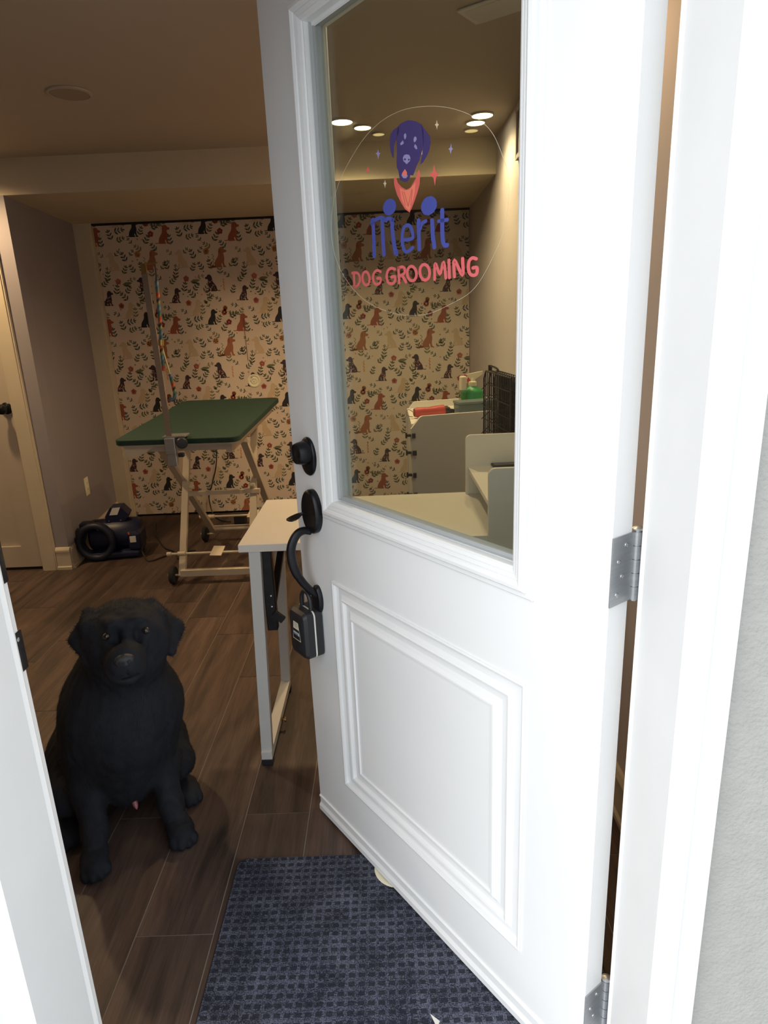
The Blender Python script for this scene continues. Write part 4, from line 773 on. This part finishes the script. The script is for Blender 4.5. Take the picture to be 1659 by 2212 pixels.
# ---------------------------------------------------------------- the dog: one continuous surface from a smooth distance field
def build_dog():
    h = .0046
    lo_ = np.array([-.32, -.85, -.01]); hi_ = np.array([.34, .14, .76])
    nx, ny, nz = [int((hi_[i] - lo_[i]) / h) + 1 for i in range(3)]
    X_, Y_, Z_ = np.meshgrid(lo_[0] + h * np.arange(nx), lo_[1] + h * np.arange(ny), lo_[2] + h * np.arange(nz), indexing='ij')
    X_ = X_.astype(np.float32); Y_ = Y_.astype(np.float32); Z_ = Z_.astype(np.float32)
    D = np.full(X_.shape, 1.0, np.float32)
    def smin(a, b, k_):
        hh = np.clip(.5 + .5 * (b - a) / k_, 0, 1); return b + (a - b) * hh - k_ * hh * (1 - hh)
    def region(pts_, pad):
        a = np.min(pts_, 0) - pad; b = np.max(pts_, 0) + pad
        s0 = np.maximum(((a - lo_) / h).astype(int), 0); s1 = np.minimum(((b - lo_) / h).astype(int) + 2, (nx, ny, nz))
        return tuple(slice(int(p), int(q)) for p, q in zip(s0, s1))
    def comb(sl, d, k_, sub=False):
        if sub: D[sl] = -smin(-D[sl], d, k_)
        else: D[sl] = smin(D[sl], d, k_)
    def cone(p, r1, q, r2, k_=.03, sub=False, fx=1.0):
        p = np.array(p, float); q = np.array(q, float); sl = region(np.array([p, q]), max(r1, r2) + k_ + .12)
        dx, dy, dz = X_[sl] - p[0], Y_[sl] - p[1], Z_[sl] - p[2]; v = q - p
        t = np.clip((dx * v[0] + dy * v[1] + dz * v[2]) / max(v @ v, 1e-9), 0, 1)
        d = np.sqrt(((dx - t * v[0]) * fx) ** 2 + (dy - t * v[1]) ** 2 + (dz - t * v[2]) ** 2) - (r1 + (r2 - r1) * t)
        comb(sl, d.astype(np.float32), k_, sub)
    def ell(c, r, k_=.03, ax=None, sub=False):
        c = np.array(c, float); r = np.array(r, float); sl = region(np.array([c]), r.max() + k_ + .12)
        P = np.stack([X_[sl] - c[0], Y_[sl] - c[1], Z_[sl] - c[2]], -1)
        if ax is not None:
            ax = np.array(ax, float)
            a0 = ax[0] / np.linalg.norm(ax[0]); a2 = np.cross(a0, ax[1]); a2 /= np.linalg.norm(a2); a1 = np.cross(a2, a0)
            P = np.stack([P @ a0, P @ a1, P @ a2], -1)
        k0 = np.sqrt(((P / r) ** 2).sum(-1)); k1 = np.sqrt(((P / (r * r)) ** 2).sum(-1)) + 1e-6
        comb(sl, (k0 * (k0 - 1) / k1).astype(np.float32), k_, sub)
    # coordinates: x to the picture's right, y towards the viewer, z up
    ell((-.010, -.37, .135), (.138, .165, .135))                       # rump on the floor
    cone((0, -.34, .17), .135, (.020, -.19, .36), .128, .05)           # trunk
    ell((.022, -.15, .335), (.132, .105, .165), .05)                   # deep chest
    ell((.012, -.20, .195), (.098, .11, .125), .04)                      # belly narrows
    cone((.025, -.20, .42), .125, (.055, -.155, .53), .104, .06)       # thick neck
    ell((-.046, -.165, .355), (.078, .085, .110), .04); ell((.105, -.165, .375), (.085, .085, .11), .04)   # shoulders
    # front legs
    for sx, bx, px, pa in ((-1, -.090, -.103, 0), (1, .108, .119, .005)):
        cone((bx * .88, -.165, .30), .062, (bx * .98, -.155, .185), .048, .035)
        cone((bx * .98, -.150, .185), .043, (bx, -.100, .080), .031, .018)
        cone((bx, -.098, .082), .031, ((bx + px) / 2, -.075, .045), .030, .02)
        ell((px, -.045, .032), (.037, .050, .030), .016)
        for tx in (-.027, -.0095, .0095, .027): ell((px + tx, -.004 - abs(tx) * .6 + pa, .020), (.0120, .021, .019), .003)
    # hind legs: thigh, knee high against the belly, hock back, paw forward
    for sx in (-1, 1):
        ell((sx * (.108 if sx < 0 else .118), -.335, .155), (.075, .125, .125), .04)
        cone((sx * .125, -.30, .16), .075, (sx * .150, -.215, .135), .052, .04)
        cone((sx * .150, -.215, .135), .045, (sx * .140, -.325, .055), .036, .03)
        cone((sx * .140, -.325, .045), .033, (sx * .160, -.235, .032), .029, .02)
        px = -.160 if sx < 0 else .170; ell((px, -.205, .029), (.036, .055, .028), .018)
        for tx in (-.026, -.009, .009, .026): ell((px + tx, -.160 - abs(tx) * .6, .019), (.0118, .020, .018), .003)
    cone((0, -.50, .06), .040, (.06, -.64, .03), .028, .03); cone((.06, -.64, .03), .026, (.16, -.76, .022), .014, .02)   # tail
    # head
    HX = .064
    ell((HX, -.115, .634), (.094, .098, .066), .035)                   # broad skull
    ell((HX, -.068, .648), (.064, .060, .044), .03)                    # forehead
    cone((HX, -.060, .614), .052, (.045, .030, .612), .0370, .030)     # muzzle
    ell((.043, .034, .612), (.036, .026, .031), .015)                  # blunt tip
    ell((.022, .010, .588), (.026, .040, .034), .016); ell((.068, .010, .586), (.026, .040, .034), .016)   # flews
    cone((HX, -.06, .572), .046, (.045, .012, .562), .026, .022)       # lower jaw
    ell((.004, -.085, .604), (.042, .055, .052), .03); ell((.124, -.085, .600), (.042, .055, .052), .03)   # cheeks
    ell((.058, -.10, .545), (.085, .075, .050), .04)                   # loose throat
    ell((.034, -.034, .686), (.016, .020, .009), .018); ell((.092, -.036, .681), (.016, .020, .009), .018)  # brows
    ell((.0170, -.010, .6585), (.013, .011, .009), .012, sub=True); ell((.1050, -.012, .6505), (.013, .011, .009), .012, sub=True)
    ell((.038, -.008, .655), (.009, .018, .022), .018, sub=True); ell((.084, -.010, .650), (.009, .018, .022), .018, sub=True)   # eye sockets
    ell((.044, .056, .5705), (.028, .026, .0028), .004, sub=True)      # mouth line
    ell((.0430, .066, .588), (.0016, .018, .016), .003, sub=True)
    # hanging ears: flat triangular flaps that start at the corners of the skull
    for (b0, b1, tip, out) in (((-.012, -.132, .682), (-.020, -.088, .664), (-.032, -.072, .583), (-.048, -.115, .627)), ((.141, -.132, .672), (.152, -.088, .654), (.166, -.076, .552), (.192, -.118, .596))):
        cone(b0, .014, b1, .014, .022); cone(b1, .012, tip, .010, .009); cone(b0, .012, out, .019, .009); cone(out, .019, tip, .010, .009)
        c = tuple((b0[i] + tip[i] + out[i] + b1[i]) / 4 for i in range(3)); cone(c, .012, out, .010, .009); cone(c, .012, tip, .010, .009); cone(c, .012, b1, .012, .009)
        mo = tuple((out[i] + tip[i]) / 2 for i in range(3)); cone(c, .012, mo, .010, .009); mo2 = tuple((out[i] + b0[i]) / 2 for i in range(3)); cone(c, .012, mo2, .011, .009)
    D = np.maximum(D, -(Z_ - .0015))
    # fur relief
    rg = np.random.RandomState(4)
    for _ in range(26):
        kv = rg.normal(size=3); kv[2] *= .5; kv *= rg.uniform(120, 330) / np.linalg.norm(kv); D += (.00022 * np.sin(kv[0] * X_ + kv[1] * Y_ + kv[2] * Z_ + rg.uniform(0, 6))).astype(np.float32)
    # surface nets
    ins = D < 0
    c = np.stack([ins[i:nx - 1 + i, j:ny - 1 + j, k_:nz - 1 + k_] for i in (0, 1) for j in (0, 1) for k_ in (0, 1)], 0)
    cnt = c.sum(0); act = (cnt > 0) & (cnt < 8); idx = np.full(act.shape, -1, np.int64); ii = np.argwhere(act); idx[act] = np.arange(len(ii))
    acc = np.zeros((len(ii), 3)); num = np.zeros(len(ii)); corners = [(i, j, k_) for i in (0, 1) for j in (0, 1) for k_ in (0, 1)]
    vals = {q: D[ii[:, 0] + q[0], ii[:, 1] + q[1], ii[:, 2] + q[2]] for q in corners}
    for a in corners:
        for ax in range(3):
            if a[ax]: continue
            b = list(a); b[ax] = 1; b = tuple(b); va, vb = vals[a], vals[b]; cr = (va < 0) != (vb < 0)
            t = np.where(cr, va / np.where(cr, va - vb, 1), 0); p = np.array(a, float)[None, :].repeat(len(ii), 0); p[:, ax] = t
            acc[cr] += p[cr]; num[cr] += 1
    V_ = (ii + acc / num[:, None]) * h + lo_
    F_ = []
    for ax in range(3):
        o1, o2 = [(1, 2), (2, 0), (0, 1)][ax]; sl0 = [slice(1, -1)] * 3
        A_ = ins; n_ = A_.shape[ax]
        s_a = [slice(None)] * 3; s_b = [slice(None)] * 3; s_a[ax] = slice(0, n_ - 1); s_b[ax] = slice(1, n_)
        cr = A_[tuple(s_a)] != A_[tuple(s_b)]; e_ = np.argwhere(cr); e_ = e_[(e_[:, o1] > 0) & (e_[:, o2] > 0) & (e_[:, o1] < A_.shape[o1] - 1) & (e_[:, o2] < A_.shape[o2] - 1)]
        def at(d1, d2): q = e_.copy(); q[:, o1] += d1; q[:, o2] += d2; return idx[q[:, 0], q[:, 1], q[:, 2]]
        quad = np.stack([at(-1, -1), at(0, -1), at(0, 0), at(-1, 0)], 1); inside = A_[e_[:, 0], e_[:, 1], e_[:, 2]]
        quad[~inside] = quad[~inside][:, ::-1]; F_.append(quad)
    F_ = np.concatenate(F_); return V_, F_
DF = np.array([.46, -.888, 0]); DRr = np.array([.888, .46, 0])
DW_ = lambda p: Vector(DRr * p[0] + DF * p[1] + np.array([0, 0, p[2]]))
Vd, Fd = build_dog()
Vw = Vd[:, :1] * DRr[None, :] + Vd[:, 1:2] * DF[None, :]; Vw[:, 2] = Vd[:, 2]
FUR = mat('black_dog_fur', FURC, .75, noise=.25, nscale=30, bump=.25, bscale=260, stretch=(1, 1, .25), spec=.2)
g = empty('dog', (-.694, 1.412, 0), 0, 'black labrador sitting on the wood floor looking up at the camera', 'dog')
me = bpy.data.meshes.new('body'); me.from_pydata([tuple(v) for v in Vw], [], [tuple(int(i) for i in f[::-1]) for f in Fd]); me.materials.append(FUR)
me.polygons.foreach_set('use_smooth', [True] * len(me.polygons)); me.update()
body = bpy.data.objects.new('body', me); link(body, g)
smo = body.modifiers.new('smooth', 'SMOOTH'); smo.iterations = 3; smo.factor = .5
# short coat: many fine strands lying along the body, one mesh
def coat():
    rg = np.random.RandomState(9); V = Vw; F = Fd[:, ::-1]
    a, b_, c_, d_ = (V[F[:, i]] for i in range(4)); nrm = np.cross(c_ - a, d_ - b_); ar = np.linalg.norm(nrm, axis=1); nrm /= ar[:, None] + 1e-12
    loc_ = (a + b_ + c_ + d_) / 4; lb = loc_ @ DRr; la = loc_ @ DF; lz = loc_[:, 2]
    face = (la > -.055) & (lz > .55); w_ = ar * np.where(face, .35, 1.0) * (lz > .012); w_ /= w_.sum()
    n = 60000; pick = rg.choice(len(F), n, p=w_); u = rg.rand(n, 1); v = rg.rand(n, 1)
    P = (a[pick] * (1 - u) + b_[pick] * u) * (1 - v) + (d_[pick] * (1 - u) + c_[pick] * u) * v; N_ = nrm[pick]
    flow = np.tile(np.array([[0, 0, -1.0]]), (n, 1)); hd = (P[:, 2] > .56); flow[hd] = -DF * 1.0 + np.array([0, 0, -.35]); flow += rg.normal(size=(n, 3)) * .28
    T_ = flow - N_ * (flow * N_).sum(1)[:, None]; T_ /= np.linalg.norm(T_, axis=1)[:, None] + 1e-9; S_ = np.cross(N_, T_)
    ln = np.where(face[pick] | (P[:, 2] < .06), .004, .0115)[:, None] * rg.uniform(.7, 1.3, (n, 1)); wd = .00055
    P = P - N_ * .0012; tip = P + T_ * ln + N_ * ln * .34
    verts = np.stack([P - S_ * wd, P + S_ * wd, tip], 1).reshape(-1, 3); me_ = bpy.data.meshes.new('fur'); idx_ = np.arange(3 * n).reshape(-1, 3)
    me_.vertices.add(3 * n); me_.vertices.foreach_set('co', verts.ravel()); me_.loops.add(3 * n); me_.loops.foreach_set('vertex_index', idx_.ravel()); me_.polygons.add(n); me_.polygons.foreach_set('loop_start', np.arange(0, 3 * n, 3)); me_.update(calc_edges=True)
    me_.materials.append(FUR); o_ = bpy.data.objects.new('fur', me_); link(o_, g); o_['kind'] = 'stuff'
coat()
def on_frame(p, zdir): return axisM(DW_(p), DW_(zdir))
EYEM = mat('dark_amber_eye', (.03, .017, .010), .06, spec=.8, coat=1.0); NOSEM = mat('wet_black_nose', (.018, .018, .022), .38, bump=.3, bscale=900, spec=.6); PUP = mat('pupil', (.004, .004, .004), .05, coat=1.0)
for nx_, ny_, nz_ in ((.0165, -.0205, .6585), (.1060, -.0225, .6505)):
    m = MB(); bm = bmesh.new(); bmesh.ops.create_uvsphere(bm, u_segments=20, v_segments=14, radius=.0092); m.bm(bm, 0, Matrix.Translation(DW_((nx_, ny_, nz_))), True); e_ = m.build('eye', EYEM, g)
    m = MB(); m.lathe([(.0050, .0074), (.0040, .0084), (.002, .0092), (.0003, .0095)], on_frame((nx_, ny_, nz_), (-.05, .90, .40)), seg=16); m.build('pupil', PUP, e_)
m = MB(); bm = bmesh.new(); bmesh.ops.create_uvsphere(bm, u_segments=24, v_segments=16, radius=1)
for v in bm.verts:
    c = v.co; v.co = Vector((c.x * .0240 * (1 - .18 * max(0, -c.z)), c.y * .014, c.z * .0170))
    for sx in (-1, 1):
        q = Vector((v.co.x - sx * .0095, v.co.y - .010, v.co.z + .002)); d = q.length
        if d < .008: v.co.y -= .006 * (1 - d / .008)
nm = MB(); M_ = Matrix(((DRr[0], DF[0], 0, 0), (DRr[1], DF[1], 0, 0), (0, 0, 1, 0), (0, 0, 0, 1))); M_.translation = DW_((.0425, .0560, .6230)); nm.bm(bm, 0, M_, True); no = nm.build('nose', NOSEM, g)
for sx in (-1, 1):
    m = MB(); m.lathe([(.0046, .0), (.0040, .0015), (.0005, .002)], axisM(DW_((.0425 + sx * .0100, .0665, .6225)), DW_((sx * .5, 1, -.05)), DW_((1, 0, 0))), seg=12, sx=1.0, sy=1.2); m.build('nostril', RUBBER, no)
m = MB(); M_ = axisM(DW_((.018, -.118, .112)), DW_((.12, .75, -.75))); m.lathe([(.0080, -.02), (.0080, .0), (.0065, .010), (.004, .016), (.0008, .020)], M_, seg=14); m.build('pink_tip', mat('pink_skin', (.30, .10, .11), .35), g)
